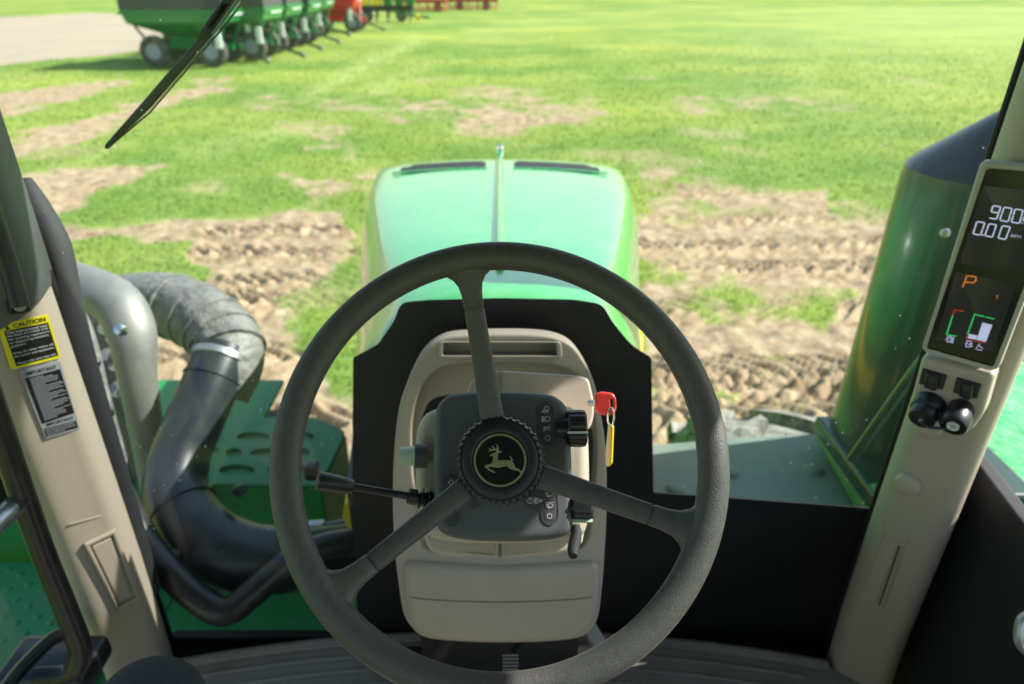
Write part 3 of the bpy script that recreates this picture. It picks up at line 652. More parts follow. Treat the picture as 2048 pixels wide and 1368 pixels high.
# ---- front wheels
def big_wheel(x, y, r, w, nl, name):
    wh = MB().lathe([(r * .5, -w / 2), (r * .86, -w / 2), (r * .93, -w * .40), (r * .945, 0), (r * .93, w * .40), (r * .86, w / 2), (r * .5, w / 2)], (x, y, r), (1, 0, 0), 60).build(name, M_tyre, T)
    MB().lathe([(r * .51, -w * .45), (r * .46, -w * .2), (.1, -w * .1), (.1, .1), (r * .46, w * .2), (r * .51, w * .45)], (x, y, r), (1, 0, 0), 40).build('rim', M_yellow, wh)
    proto = None
    for i in range(nl):
        for s in (-1, 1):
            a = 2 * math.pi * (i + (.5 if s > 0 else 0)) / nl
            if proto is None or s not in proto:
                m = MB(); n_ = 5; lo, hi = [], []
                rg = []
                for k in range(n_):
                    t = k / (n_ - 1); xx = s * (.01 + t * w * .47); aa = -.30 + t * .34
                    wd = .050 + .014 * t; rr0 = r * (.93 - .03 * t * t); rr1 = r * (1.0 - .035 * t ** 3)
                    def pt(da, rad): return Vector((xx, -math.sin(aa + da) * rad, math.cos(aa + da) * rad))
                    rg.append([pt(-wd * 1.25, rr0), pt(wd * 1.25, rr0), pt(wd, rr1), pt(-wd, rr1)])
                m.loft(rg); me_ = bpy.data.meshes.new('lug'); me_.from_pydata(m.v, [], m.f)
                bm = bmesh.new(); bm.from_mesh(me_); bmesh.ops.recalc_face_normals(bm, faces=bm.faces); bm.to_mesh(me_); bm.free()
                me_.materials.append(M_tyre); proto = proto or {}; proto[s] = me_
            l = bpy.data.objects.new('lug', proto[s]); COL.objects.link(l); l.parent = wh
            l.location = Vector((x, y, r)) - wloc(wh); l.rotation_euler = (a, 0, 0)
    return wh
big_wheel(.99, 1.88, .75, .52, 13, 'front_wheel')
big_wheel(-1.02, 1.88, .75, .50, 19, 'front_wheel')

# ---- exhaust shroud to the right
ex = empty('exhaust_stack', (1.05, 1.5, 1.8), T)
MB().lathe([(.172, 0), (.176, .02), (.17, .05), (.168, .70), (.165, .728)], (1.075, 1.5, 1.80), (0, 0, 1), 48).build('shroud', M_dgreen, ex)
crc = lambda cx, cy, r_, z: [Vector((cx + r_ * math.cos(2 * math.pi * k / 36), cy + r_ * math.sin(2 * math.pi * k / 36), z)) for k in range(36)]
MB().loft([crc(1.075, 1.5, .165, 2.526), crc(1.082, 1.5, .158, 2.545), crc(1.15, 1.5, .060, 2.665), crc(1.155, 1.5, .052, 2.69)]).build('shroud_top', M_duct, ex)
MB().tube([(1.155, 1.5, 2.66), (1.16, 1.5, 3.25), (1.20, 1.55, 3.42)], .045, 20, 4).build('pipe', M_duct, ex)
MB().tube([(.86, 1.34, 1.86), (.93, 1.30, 2.18), (1.00, 1.33, 2.25), (1.1, 1.35, 2.5)], .012, 10, 5).build('wiring_pipe', M_dgreen, ex)
MB().lathe([(.0, -.01), (.008, -.008), (.010, 0), (.008, .008), (0, .010)], Yp(1890, 466, 1.33), (-.3, -1, .2), 16).build('bolt_head', M_steel, ex)
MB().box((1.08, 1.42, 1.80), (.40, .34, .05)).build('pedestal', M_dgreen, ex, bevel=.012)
MB().prism([Vector((.87, 1.22, 1.74)), Vector((1.12, 1.0, 1.74)), Vector((1.25, 1.5, 1.74)), Vector((.90, 1.6, 1.74))],
           [Vector((.90, 1.29, 1.80)), Vector((1.12, 1.1, 1.80)), Vector((1.22, 1.5, 1.80)), Vector((.92, 1.6, 1.80))]).build('bracket', M_green, ex, bevel=.008)
# ---- plate over the wheel on the right
PZ = PL((0.9, 1.4, 1.72), (0, 0, 1), (1, 0, 0))
slab('fender_plate', PZ, [rnd([(1270, 892), (1500, 874), (1660, 866), (1850, 880), (1900, 1030), (1700, 1120), (1270, 1090)], 10)], .012, .003, M_dutyplate, T)
for px, py in ((1628, 940), (1460, 945), (1352, 980)):
    MB().lathe([(.0, .012), (.018, .010), (.026, .002), (.03, 0)], Zp(px, py, 1.72), (0, 0, 1), 16).build('plate_bolt', M_dutyplate, T)
# ---- outside the right door: tank
tk = MB(); tk.box((1.72, 1.45, 1.55), (1.0, 1.1, .5)); tk.build('side_tank', mat('tank_green', (0.02, 0.40, 0.07), 0.25, grain=.5, gscale=22, vary=.2, coat=.8, dust_or_sheen=.4, dust_or_sheen_col=(.40, .52, .32), vscale=5), T, bevel=.09, seg=5)
MB().box((1.35, 0.7, 1.30), (.8, .9, .06)).build('right_step', M_green, T, bevel=.01)

# ---- left outside: deck, ducts
PD = PL((-.65, 1.6, 1.60), (0, 0, 1), (1, 0, 0))
slots = [[(x - w_ / 2, y), (x, y - 9), (x + w_ / 2, y), (x, y + 9)] for x, y, w_ in ()]
def oval(cx, cy, a, b, n=16): return [(cx + a * math.cos(2 * math.pi * i / n), cy + b * math.sin(2 * math.pi * i / n)) for i in range(n)]
ov = [oval(507, 873, 33, 9), oval(607, 873, 22, 9), oval(468, 905, 17, 9), oval(541, 905, 40, 9), oval(604, 905, 16, 9), oval(474, 940, 36, 11), oval(548, 940, 12, 11), oval(600, 940, 24, 11), oval(418, 900, 20, 9)]
db = slab('slotted_cover', PD, [rnd([(250, 846), (480, 832), (636, 836), (692, 862), (640, 972), (430, 968), (330, 1000), (180, 1000)], 10)] + ov, .010, .0035, M_deck, T, label='green cover plate with oval slots')
slab('cover_underlay', PD, [rnd([(260, 850), (480, 836), (630, 840), (684, 866), (636, 968), (430, 964), (200, 990)], 8)], .004, .001, M_dutyplate, T, off=-.03)
Pt = lambda px, py, z=1.6: Zp(px, py, z)
a_, b_, c_, d_ = Pt(180, 1001, 1.595), Pt(330, 1001, 1.595), Pt(430, 970, 1.595), Pt(642, 975, 1.595)
def drop(p, z): return Vector((p.x, p.y, z))
MB().prism([drop(p, 1.1) for p in (a_, b_, c_, d_, Pt(692, 864), Pt(480, 834), Pt(200, 850))], [drop(p, 1.588) for p in (a_, b_, c_, d_, Pt(692, 864), Pt(480, 834), Pt(200, 850))]).build('battery_box', M_deck, T, bevel=.006)
MB().box((-.78, 1.22, 1.30), (.95, .42, .02)).build('lower_deck', M_deck, T, bevel=.004)
MB().box((-.62, 1.40, 1.20), (.62, .02, .20)).build('deck_face', M_deck, T, bevel=.004)
MB().box((-.52, 1.50, 1.70), (.04, .04, .05)).build('latch', M_black, T, bevel=.01)
# far green plate that shows under the duct
MB().box((-1.35, 2.05, 1.50), (1.0, .5, .02)).build('rear_cover', M_deck, T, bevel=.004)
# exhaust bundle beside the left pillar
af = empty('exhaust_duct', (-.95, 1.55, 1.8), T)
e = lambda px, py, d: Dp(px, py, d)
MB().tube([e(130, 560, 1.75), e(225, 600, 1.72), e(262, 660, 1.70), e(276, 760, 1.72), e(300, 900, 1.80), e(330, 1080, 1.9)], [.055, .060, .058, .045, .04, .038], 20, 6).build('elbow_pipe', M_alu, af)
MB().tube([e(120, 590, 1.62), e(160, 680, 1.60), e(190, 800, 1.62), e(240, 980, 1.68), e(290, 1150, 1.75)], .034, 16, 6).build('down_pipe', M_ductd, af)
for px, py in ((186, 725), (213, 826), (222, 892), (240, 660)):
    MB().lathe([(0, .012), (.010, .010), (.014, 0), (.014, -.01), (0, -.01)], e(px, py, 1.56), (.1, -.8, .6), 12).build('bolt_head', M_chrome, af)
# flange plate
fl = [e(145, 556, 1.90), e(222, 552, 1.90), e(236, 620, 1.88), e(262, 760, 1.9), e(300, 960, 2.0), e(250, 960, 2.0), e(175, 700, 1.92)]
MB().prism(fl, [p + Vector((-.01, .03, .0)) for p in fl]).build('flange', M_duct, af)
mm_ = MB()
for i in range(16):
    t = i / 15; px = 190 + 90 * t; py = 640 + 260 * t
    mm_.lathe([(0, .006), (.012 + .006 * (i % 3), .004), (.015, -.004), (0, -.006)], e(px + (i % 4) * 14, py, 1.8 + .01 * (i % 3)), (.2 * (i % 2), -.7, .7), 9)
mm_.build('casting', M_alu, af)
# corrugated elbow: dusty, joined by a darker intake duct
path = [e(196, 610, 2.05), e(262, 604, 2.0), e(330, 608, 1.95), e(395, 632, 1.90), e(444, 672, 1.86), e(462, 722, 1.82), e(440, 790, 1.80)]
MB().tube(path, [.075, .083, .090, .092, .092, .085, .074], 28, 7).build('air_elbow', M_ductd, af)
P7 = crom(path, 8)
for i in (19, 24, 29, 33, 37):
    t = (P7[i + 1] - P7[i - 1]).normalized(); MB().lathe([(.086, -.008), (.0965, -.004), (.0965, .004), (.086, .008)], P7[i], t, 28).build('rib', M_ductd, af)
MB().tube([e(448, 700, 1.80), e(425, 760, 1.76), e(395, 830, 1.72), e(362, 910, 1.68), e(352, 985, 1.64), e(385, 1050, 1.60), e(450, 1100, 1.58), e(540, 1120, 1.60), e(640, 1110, 1.66), e(740, 1090, 1.75)],
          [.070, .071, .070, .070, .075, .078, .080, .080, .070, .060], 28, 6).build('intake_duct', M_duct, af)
PI = crom([e(448, 700, 1.80), e(425, 760, 1.76), e(395, 830, 1.72), e(362, 910, 1.68), e(352, 985, 1.64), e(385, 1050, 1.60)], 6)
MB().lathe([(.074, -.006), (.0815, -.003), (.0815, .003), (.074, .006)], PI[27], (PI[28] - PI[26]), 28).build('duct_joint', M_duct, af)
MB().lathe([(.070, -.012), (.076, -.008), (.076, .008), (.070, .012)], PI[2], (PI[3] - PI[1]), 28).build('hose_clamp', M_steel, af)
MB().lathe([(.070, -.004), (.0745, -.002), (.0745, .002), (.070, .004)], PI[6], (PI[7] - PI[5]), 28).build('duct_joint', M_duct, af)
MB().tube([e(625, 1075, 1.72), e(690, 1062, 1.75), e(760, 1050, 1.78)], .032, 16, 4).build('side_hose', M_duct, af)
MB().lathe([(.030, -.02), (.035, -.018), (.035, .018), (.030, .02)], e(634, 1068, 1.72), (1, .1, 0), 20).build('hose_clamp', M_white, af)
MB().tube([e(225, 960, 1.52), e(285, 1075, 1.50), e(350, 1155, 1.47), e(415, 1210, 1.46), e(455, 1222, 1.46), e(500, 1190, 1.48), e(570, 1130, 1.52), e(640, 1095, 1.56), e(720, 1080, 1.6)],
          .031, 18, 6).build('grab_rail', M_blacksteel, T)
for px, py, d_ in ((395, 1118, 1.5), (482, 990, 1.62)):
    MB().lathe([(0, .02), (.012, .018), (.015, 0), (.015, -.03), (0, -.03)], e(px - 48 if px < 450 else px, py - 10, d_), (.5, -.6, .6), 12).build('rail_bolt', M_black, T)
# black pipe just outside the left pillar
MB().tube([e(52, 360, 1.14), e(70, 405, 1.14), e(112, 490, 1.15), e(135, 600, 1.17), e(165, 720, 1.20), e(205, 860, 1.26), e(250, 1010, 1.34), e(300, 1180, 1.42)], [.010, .020, .023, .023, .022, .022, .022, .022], 16, 6).build('mirror_arm', M_trim, T)

# ---- left steps seen through the door
tr = empty('left_steps', (-1.5, 1.2, 1.2), T)
MB().box((-1.5, 1.28, 1.30), (1.1, .52, .03)).build('tread', M_deck, tr, bevel=.004)
MB().box((-1.5, .72, 1.28), (1.1, .52, .03)).build('tread', M_deck, tr, bevel=.004)
m = MB()
for i in range(22):
    for j in range(18):
        m.lathe([(.012, 0), (.008, .003), (0, .004)], (-2.02 + i * .048, .50 + j * .058 + (i % 2) * .02, 1.295 + (.02 if j > 8 else 0)), (0, 0, 1), 6)
m.build('tread_bumps', M_deck, tr, kind='stuff')
MB().box((-1.5, 1.85, 1.2), (1.2, .5, .6)).build('fuel_tank', M_deck, tr, bevel=.08, seg=4)
MB().box((-1.05, .9, 1.2), (.03, 1.1, .3)).build('step_side', M_deck, tr, bevel=.004)

# ---- cab shell
FZ = 1.60
fl_arc = [(x, 1.050 - .075 * (abs(x) / .70) ** 2.2) for x in np.linspace(-.70, .70, 25)]
fp = [(x, y) for x, y in fl_arc] + [(.80, .90), (.84, .75), (.84, -.7), (-.84, -.7), (-.84, .75), (-.80, .90)]
fm = MB().prism([Vector((x, y, FZ - .05)) for x, y in fp], [Vector((x, y, FZ)) for x, y in fp]).build('cab_floor', M_mat, T, bevel=.004)
for k in range(9):
    pts = [(x * (1 - .02 * k), y - .05 - .034 * k, FZ + .001) for x, y in fl_arc[1:-1]]
    MB().tube(pts, .007, 6, 1, flat=.7, up=(0, 0, 1)).build('floor_rib', M_mat, fm)
MB().tube([(x, y - .012, FZ + .004) for x, y in fl_arc], .012, 8, 1).build('floor_lip', M_mat, fm)
rf = MB().box((0, .09, 3.145), (1.70, 2.02, .16)).build('cab_roof', M_green, T, bevel=.04)
MB().box((0, .04, 3.055), (1.60, 1.85, .016)).build('headliner', M_ceil, rf, bevel=.006)
MB().box((0, -.86, 1.95), (1.7, .05, .75)).build('rear_wall', M_ceil, T, bevel=.01)
for s in (-1, 1):
    MB().box((s * .80, -.84, 2.6), (.10, .10, 1.3)).build('rear_post', M_beige, T, bevel=.02)
    MB().box((s * .86, -.20, 2.6), (.07, .10, 1.3)).build('side_post', M_beige, T, bevel=.02)
sc_ = MB().box((0, PX_SCREEN, 2.265), (1.52, .005, 1.59)).build('windscreen', M_glass, T)
MB().box((0, PX_SCREEN - .015, 3.03), (1.5, .03, .07)).build('windscreen_header', M_blackm, T, bevel=.01)
# black ceramic band and lower panel of the windscreen
PG = PL((0, PX_SCREEN - .005, 2.2), (0, -1, 0))
frit = rnd([(706, 716, 4), (755, 690, 10), (790, 640, 20), (800, 606, 20), (850, 601), (1000, 597), (1150, 600), (1206, 609, 18), (1222, 640, 20), (1262, 690, 16), (1303, 716, 6), (1307, 985, 4), (1738, 1016), (1900, 1030), (1850, 1340), (1300, 1330), (720, 1330), (704, 1000)], 14)
slab('black_screen_band', PG, [frit], .003, .0005, M_rubber, T, label='matt black lower band of the windscreen')
MB().box((0, PX_SCREEN + .012, 1.50), (1.5, .02, .14)).build('screen_sill', M_blackm, T)
MB().box((0, 1.0, 1.53), (1.62, .20, .02)).build('floor_light_block', M_blackm, T)  # added panel that keeps ground light from leaking up past the floor edge
# wiper
wp = empty('windscreen_wiper', Yp(350, 150, PX_SCREEN + .03), T)
PW = PL((0, PX_SCREEN + .02, 2.9), (0, -1, 0))
slab('wiper_blade', PW, [[(207, 297), (214, 299), (300, 215), (352, 155), (432, 62), (500, -30), (478, -40), (420, 48), (330, 150), (280, 208), (209, 289)]], .012, .003, M_black, wp)
slab('wiper_arm', PW, [[(398, 62), (420, 70), (470, 0), (500, -60), (470, -60), (448, -8)], [(420, 52), (436, 36), (455, 12), (446, 14), (428, 40)]], .014, .003, M_black, wp, off=.016)
MB().stroke(PW, [(222, 291), (300, 225), (356, 160), (436, 68), (498, -10)], 3.2, off=.002, th=.002).build('rubber_lip', M_blacksteel, wp)

# ---- A pillars
sect = [(.752, 1.055), (.733, 1.025), (.713, .997), (.714, .960), (.732, .942), (.752, .924), (.770, .910), (.786, .907), (.805, .915), (.822, .94), (.832, .98), (.836, 1.02), (.836, 1.055)]
def pillar(s, name):
    S = crom([(x, y, 0) for x, y in sect], 3); rr = []
    for z in (1.45, 1.60, 1.75, 2.0, 2.3, 2.6, 3.0, 3.08):
        k = 1.0 + (.10 * max(0, 1.75 - z))
        rr.append([Vector((s * (p.x + (k - 1) * .2), p.y - (k - 1) * .2, z)) for p in S])
    return MB().loft(rr).build(name, M_beige, T, angle=60)
pl_l = pillar(-1, 'left_pillar'); pl_r = pillar(1, 'right_pillar')
for s in (-1, 1):
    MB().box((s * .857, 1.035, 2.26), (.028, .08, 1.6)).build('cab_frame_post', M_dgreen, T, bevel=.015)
    MB().tube([(s * .745, 1.050, 1.5), (s * .745, 1.050, 3.15)], .006, 8, 1).build('screen_seal', M_blackm, T)
    MB().tube([(s * .845, .990, 1.5), (s * .845, .990, 3.05)], .007, 8, 1).build('door_seal', M_blackm, T)
PR = PL((.742, .933, 2.2), (-.70, -.714, 0), (.714, -.70, 0))      # flat of the right pillar
PLf = PL((-.742, .933, 2.2), (.70, -.714, 0), (.714, .70, 0))      # flat of the left pillar
# stickers on the left pillar
cs = empty('caution_sticker', PLf.hit(60, 680, .004), T)
OFFS = .0035
slab('sticker_back', PLf, [rnd([(-6, 652), (96, 628), (123, 716), (22, 740)], 7)], .001, .0002, M_sty, cs, off=OFFS)
slab('text_panel', PLf, [[(8, 663), (96, 645), (117, 711), (33, 733)]], .0006, .0001, M_stk, cs, off=OFFS + .0005)
def lerp2(q, s, t):
    x = (q[0][0] * (1 - s) + q[1][0] * s) * (1 - t) + (q[3][0] * (1 - s) + q[2][0] * s) * t
    y = (q[0][1] * (1 - s) + q[1][1] * s) * (1 - t) + (q[3][1] * (1 - s) + q[2][1] * s) * t
    return (x, y)
def sub(q, s0, s1, t0, t1): return [lerp2(q, s0, t0), lerp2(q, s1, t0), lerp2(q, s1, t1), lerp2(q, s0, t1)]
hq = [(2, 652), (95, 632), (98, 642), (6, 662)]
text_on('caution_heading', PLf, sub(hq, .24, .94, .05, .9), 'CAUTION', M_stk, cs, OFFS + .0006, bold=.02)
tri = sub(hq, .06, .17, .0, 1)
MB().prism([PLf.hit(*p, OFFS + .0004) for p in ((tri[0][0] + 5, tri[0][1] + 1), tri[2], tri[3])], [PLf.hit(*p, OFFS + .001) for p in ((tri[0][0] + 5, tri[0][1] + 1), tri[2], tri[3])]).build('warning_triangle', M_stk, cs)
tq = [(8, 663), (96, 645), (117, 711), (33, 733)]
lines = [('This instructional seat', .03, .97), ('has been provided only', .03, .97), ('for training operators', .03, .97), ('or diagnosing machine', .03, .93), ('problems.', .03, .40), None,
         ('Keep all other riders off', .03, .97), ('the tractor and equipment.', .03, .97), None, ('Always wear your seat belt.', .03, .97)]
for i, l in enumerate(lines):
    if l: text_on('caution_line', PLf, sub(tq, l[1], l[2], .03 + i * .097, .03 + i * .097 + .075), l[0], M_stw, cs, OFFS + .0011, bold=.012)
isn = empty('notice_sticker', PLf.hit(100, 810, .004), T)
slab('sticker_back', PLf, [rnd([(36, 741), (120, 722), (160, 858), (92, 878)], 4)], .001, .0002, M_stg, isn, off=OFFS)
nq = [(50, 757), (120, 738), (149, 826), (84, 848)]
slab('text_panel', PLf, [nq], .0006, .0001, M_stk, isn, off=OFFS + .0005)
m = MB(); random.seed(2)
for i in range(26):
    t = .04 + i * .036; s = .12; end = random.uniform(.72, .98) if i % 5 else .5
    while s < end:
        e_ = min(end, s + random.uniform(.05, .14)); a, b = lerp2(nq, s, t), lerp2(nq, e_, t); m.stroke(PLf, [a, b], 1.7, OFFS + .0007, .0003); s = e_ + .025
m.build('fine_print', M_stg, isn)
text_on('notice_heading', PLf, [(52, 744), (112, 730), (114, 737), (54, 752)], 'IMPORTANT', M_stk, isn, OFFS + .0004, bold=.01)
text_on('notice_heading', PLf, [(92, 847), (146, 832), (148, 838), (94, 853)], 'IMPORTANT', M_stk, isn, OFFS + .0004, bold=.01)
q2 = [(88, 858), (152, 841), (156, 855), (93, 874)]
slab('text_panel', PLf, [q2], .0006, .0001, M_stk, isn, off=OFFS + .0005)
m = MB()
for i in range(4):
    t = .15 + i * .23; s = .05; end = .93 if i < 3 else .6
    while s < end:
        e_ = min(end, s + random.uniform(.06, .16)); m.stroke(PLf, [lerp2(q2, s, t), lerp2(q2, e_, t)], 1.5, OFFS + .0007, .0003); s = e_ + .03
m.build('fine_print', M_stg, isn)
# raised trim with slot on the left pillar, moulded panel on the right
def moulded(pl, s, px):
    fx = (lambda pts: [(px(x), y) for x, y in pts])
    return fx
slab('coat_hook_frame', PLf, [rnd([(168, 1090), (232, 1060), (284, 1200), (240, 1228)], 4), [(180, 1092), (226, 1070), (272, 1196), (238, 1216)]], .008, .0025, M_beige, pl_l, off=.009)
slab('coat_hook_plate', PLf, [rnd([(184, 1094), (222, 1076), (262, 1192), (240, 1206)], 4)], .006, .002, M_beige, pl_l, off=.006)
slab('pillar_step', PLf, [[(138, 1048), (205, 1030), (206, 1033), (139, 1051)]], .002, .0008, M_beige, pl_l, off=.0022)
slab('cover_plate', PR, [rnd([(1765, 1060), (1816, 1078), (1765, 1222), (1714, 1200)], 3), [(1769, 1066), (1811, 1080), (1763, 1216), (1719, 1197)]], .004, .0012, M_beige, pl_r, off=.003)
slab('cover_insert', PR, [rnd([(1775, 1082), (1796, 1089), (1752, 1205), (1728, 1196)], 3)], .003, .001, M_beige, pl_r, off=.003)
MB().stroke(PR, [(1799, 1092), (1758, 1210)], 2.2, .002, .001).build('cover_groove', M_blackm, pl_r)
for px, py in ((1859, 853), (1816, 969)):
    MB().lathe([(0, .011), (.016, .0105), (.0195, .008), (.0215, .002), (.0215, -.01)], PR.hit(px, py, .002), PR.n, 28).build('round_plug', M_beige2, pl_r)
# grab handle on the left pillar
gh = empty('grab_handle', Dp(40, 560, 1.0), T)
MB().tube([Dp(-70, 220, .90), Dp(-45, 330, .92), Dp(-15, 430, .94), Dp(14, 520, .965), Dp(40, 612, .985)], [.012, .013, .013, .013, .013], 14, 6).build('handle_bar', M_black, gh)
slab('handle_foot', PLf, [rnd([(14, 600), (50, 592), (66, 624), (20, 632)], 6)], .012, .004, M_black, gh, off=.018)
MB().lathe([(0, .003), (.006, .003), (.008, .001), (.008, -.01)], PLf.hit(40, 613, .026), PLf.n, 16).build('screw', M_steel, gh)
hs_ = []
for z, w_ in ((2.415, -.004), (2.425, .004), (2.45, .009), (2.50, .012), (2.60, .013), (2.8, .013), (3.04, .013)):
    ring = []
    S_p = crom([(x, y, 0) for x, y in sect[2:10]], 3)
    for q, p in enumerate(S_p):
        t_ = (S_p[min(len(S_p) - 1, q + 1)] - S_p[max(0, q - 1)]).normalized(); nn = Vector((t_.y, -t_.x, 0))
        tilt_ = .10 * (q / len(S_p) - .5) if z < 2.5 else 0
        ring.append(Vector((-(p.x + nn.x * w_ * (1 if nn.x * -.6 + nn.y * -.8 > 0 else -1)), p.y + nn.y * w_ * (1 if nn.x * -.6 + nn.y * -.8 > 0 else -1), z - tilt_)))
    ring += [Vector((-.80, .97, z)), Vector((-.74, 1.0, z))]
    hs_.append(ring)
MB().loft(hs_).build('handle_moulding', mat('grey_plastic', (.13, .135, .132), .45, grain=.2, gscale=1100), gh, angle=60)
# ---- doors
ld = empty('left_door', (-.9, .4, 2.2), T)
MB().box((-.90, .30, 2.3), (.005, 1.15, 1.6)).build('door_glass', M_dglass, ld)
MB().tube([Dp(-105, 560, .80), Dp(-55, 700, .86), Dp(-10, 830, .92), Dp(42, 980, .98), Dp(88, 1110, 1.04), Dp(134, 1225, 1.09), Dp(160, 1300, 1.12), Dp(140, 1345, 1.13), Dp(70, 1352, 1.12)], [.017, .017, .017, .017, .017, .0175, .0175, .017, .015], 18, 6).build('door_frame', M_blacksteel, ld)
MB().tube([Dp(-120, 1130, .90), Dp(-20, 1056, .93), Dp(20, 1020, .97), Dp(40, 1006, .985)], .015, 16, 6).build('pull_bar', M_steel, ld)
MB().tube([Dp(24, 992, .98), Dp(56, 1008, .985)], .016, 12, 1).build('pull_bar_mount', M_blacksteel, ld)
MB().tube([Dp(-20, 1420, 1.05), Dp(40, 1340, 1.12), Dp(95, 1285, 1.18), Dp(120, 1270, 1.2)], .012, 10, 5).build('latch_cable', M_black, ld)
MB().box(Dp(110, 1330, 1.22), (.16, .10, .05)).build('latch_box', M_black, ld, bevel=.015, seg=3)
MB().box((-.875, .90, 2.38), (.015, .09, .62)).build('door_edge', M_blackm, ld, bevel=.005)
rd = empty('right_door', (.9, .4, 2.0), T)
MB().box((.90, .30, 2.3), (.005, 1.15, 1.6)).build('door_glass', M_dglass, rd)
PDR = PL((.865, .4, 2.0), (-1, 0, 0), (0, -1, 0))
dr = [Xp(1935, 905, .865), Xp(1960, 935, .865), Xp(1990, 975, .865), Xp(2048, 1050, .865), Xp(2110, 1100, .865)]
pts = [(PDR.u.dot(p - PDR.o), PDR.v.dot(p - PDR.o)) for p in dr]
pts = pts + [(1.1, pts[-1][1]), (1.1, -.55), (pts[0][0], -.55)]
slab('lower_panel', PDR, [pts], .03, .006, M_trim, rd, local=True)
# side console edge
arm = empty('side_console', (.62, .1, 2.0), T)
MB().box((.66, .17, 1.98), (.28, .62, .10)).build('console_top', M_trim, arm, bevel=.02, seg=4)
MB().tube([Dp(2075, 1225, .93), Dp(2046, 1238, .93), Dp(2038, 1270, .93), Dp(2046, 1296, .93), Dp(2080, 1320, .92)], .007, 10, 5).build('trim_edge', M_steel, arm)
MB().box((.66, .17, 1.76), (.24, .55, .34)).build('console_base', M_trim, arm, bevel=.02)

# ---- corner display on the right pillar
PM = PL(Dp(1843, 700, 1.066) + Vector((0, 0, 0)), (-.69, -.72, .03), (.72, -.69, 0))
mo = empty('corner_display', PM.hit(1950, 520), T)
bez = rnd([(1961, 321, 14), (2148, 341, 16), (1994, 744, 13), (1842, 701, 13)], 12)
inn = rnd([(1973, 338, 8), (2135, 352, 10), (1985, 735, 10), (1852, 697, 8)], 9)
slab('bezel', PM, [bez, inn], .026, .006, M_bezel, mo, res=5)
slab('screen', PM, [rnd([(1966, 331), (2142, 346), (1990, 740), (1847, 699)], 6)], .012, .001, M_screenb, mo, off=-.003)
slab('screen_panel', PM, [rnd([(1967, 371), (2105, 386), (2044, 546), (1919, 527)], 3)], .0012, .0003, M_lcd, mo, off=-.0020)
slab('screen_panel', PM, [rnd([(1912, 543), (2033, 568), (1986, 704), (1871, 679)], 3)], .0012, .0003, M_lcd, mo, off=-.0020)
S7 = {'0': 'abcdef', '9': 'abcfgd', '1': 'bc'}
def seg7(ch, q, w, m_, name='digit', par=mo):
    pts = {'a': ((0, 0), (1, 0)), 'b': ((1, 0), (1, .5)), 'c': ((1, .5), (1, 1)), 'd': ((0, 1), (1, 1)), 'e': ((0, .5), (0, 1)), 'f': ((0, 0), (0, .5)), 'g': ((0, .5), (1, .5))}
    mbb = MB()
    for k in S7[ch]:
        (a, b), (c, d) = pts[k]; g_ = .10
        A, B = (a + (c - a) * g_, b + (d - b) * g_), (c + (a - c) * g_, d + (b - d) * g_)
        mbb.stroke(PM, [lerp2(q, *A), lerp2(q, *B)], w, -.0018, .0004)
    return mbb.build(name, m_, par)
def z7(*p): return [(1840 + x / 3.11, 320 + y / 3.11) for x, y in p]
seg7('9', z7((455, 284), (503, 291), (476, 368), (430, 360)), 3.2, M_seg)
seg7('0', z7((524, 293), (573, 301), (548, 384), (496, 374)), 3.2, M_seg)
seg7('0', z7((592, 305), (642, 312), (618, 394), (568, 386)), 3.2, M_seg)
seg7('0', z7((355, 383), (404, 390), (376, 468), (330, 458)), 3.2, M_seg)
MB().stroke(PM, z7((388, 466), (394, 467)), 3.4, -.0018, .0004).build('decimal_point', M_seg, mo)
seg7('0', z7((430, 396), (476, 403), (450, 480), (404, 470)), 3.2, M_seg)
seg7('0', z7((512, 409), (562, 416), (532, 494), (486, 485)), 3.2, M_seg)
text_on('unit_text', PM, z7((568, 460), (632, 468), (625, 489), (562, 480)), 'MPH', M_segdim, mo, -.0018, bold=.01)
text_on('unit_text', PM, z7((628, 384), (692, 392), (686, 404), (624, 396)), 'N/MIN', M_segdim, mo, -.0018, bold=.01)
MB().stroke(PM, z7((660, 350), (645, 356), (640, 368), (647, 380), (662, 384), (678, 376), (682, 362), (672, 352)), 2, -.0018, .0004, closed=True).build('speed_icon', M_seg, mo)
MB().stroke(PM, z7((266, 790), (292, 720), (345, 726), (350, 745), (335, 762), (282, 760)), 3.0, -.0018, .0004).build('gear_letter', M_orange, mo)
MB().stroke(PM, z7((474, 850), (484, 842), (478, 866)), 1.3, -.0018, .0004).build('gear_number', M_orange, mo)
MB().stroke(PM, z7((270, 940), (215, 932), (204, 964)), 2.4, -.0018, .0004).build('gauge_arc', M_sred, mo)
MB().stroke(PM, z7((203, 968), (166, 1086), (225, 1096)), 2.8, -.0018, .0004).build('gauge_arc', M_sgreen, mo)
MB().stroke(PM, z7((460, 988), (408, 976)), 2.6, -.0018, .0004).build('gauge_arc', M_sgreen, mo)
MB().stroke(PM, z7((396, 973), (340, 960), (296, 1084)), 2.8, -.0018, .0004).build('gauge_arc', M_sgreen, mo)
MB().stroke(PM, z7((294, 1092), (288, 1114), (404, 1138)), 2.2, -.0018, .0004).build('gauge_arc', M_sred, mo)
slab('fuel_bar', PM, [z7((388, 1012), (450, 1026), (410, 1132), (352, 1118))], .0006, .0001, M_seg, mo, off=-.0012)
slab('level_bar', PM, [z7((305, 1082), (356, 1092), (348, 1118), (297, 1108))], .0006, .0001, M_seg, mo, off=-.0012)
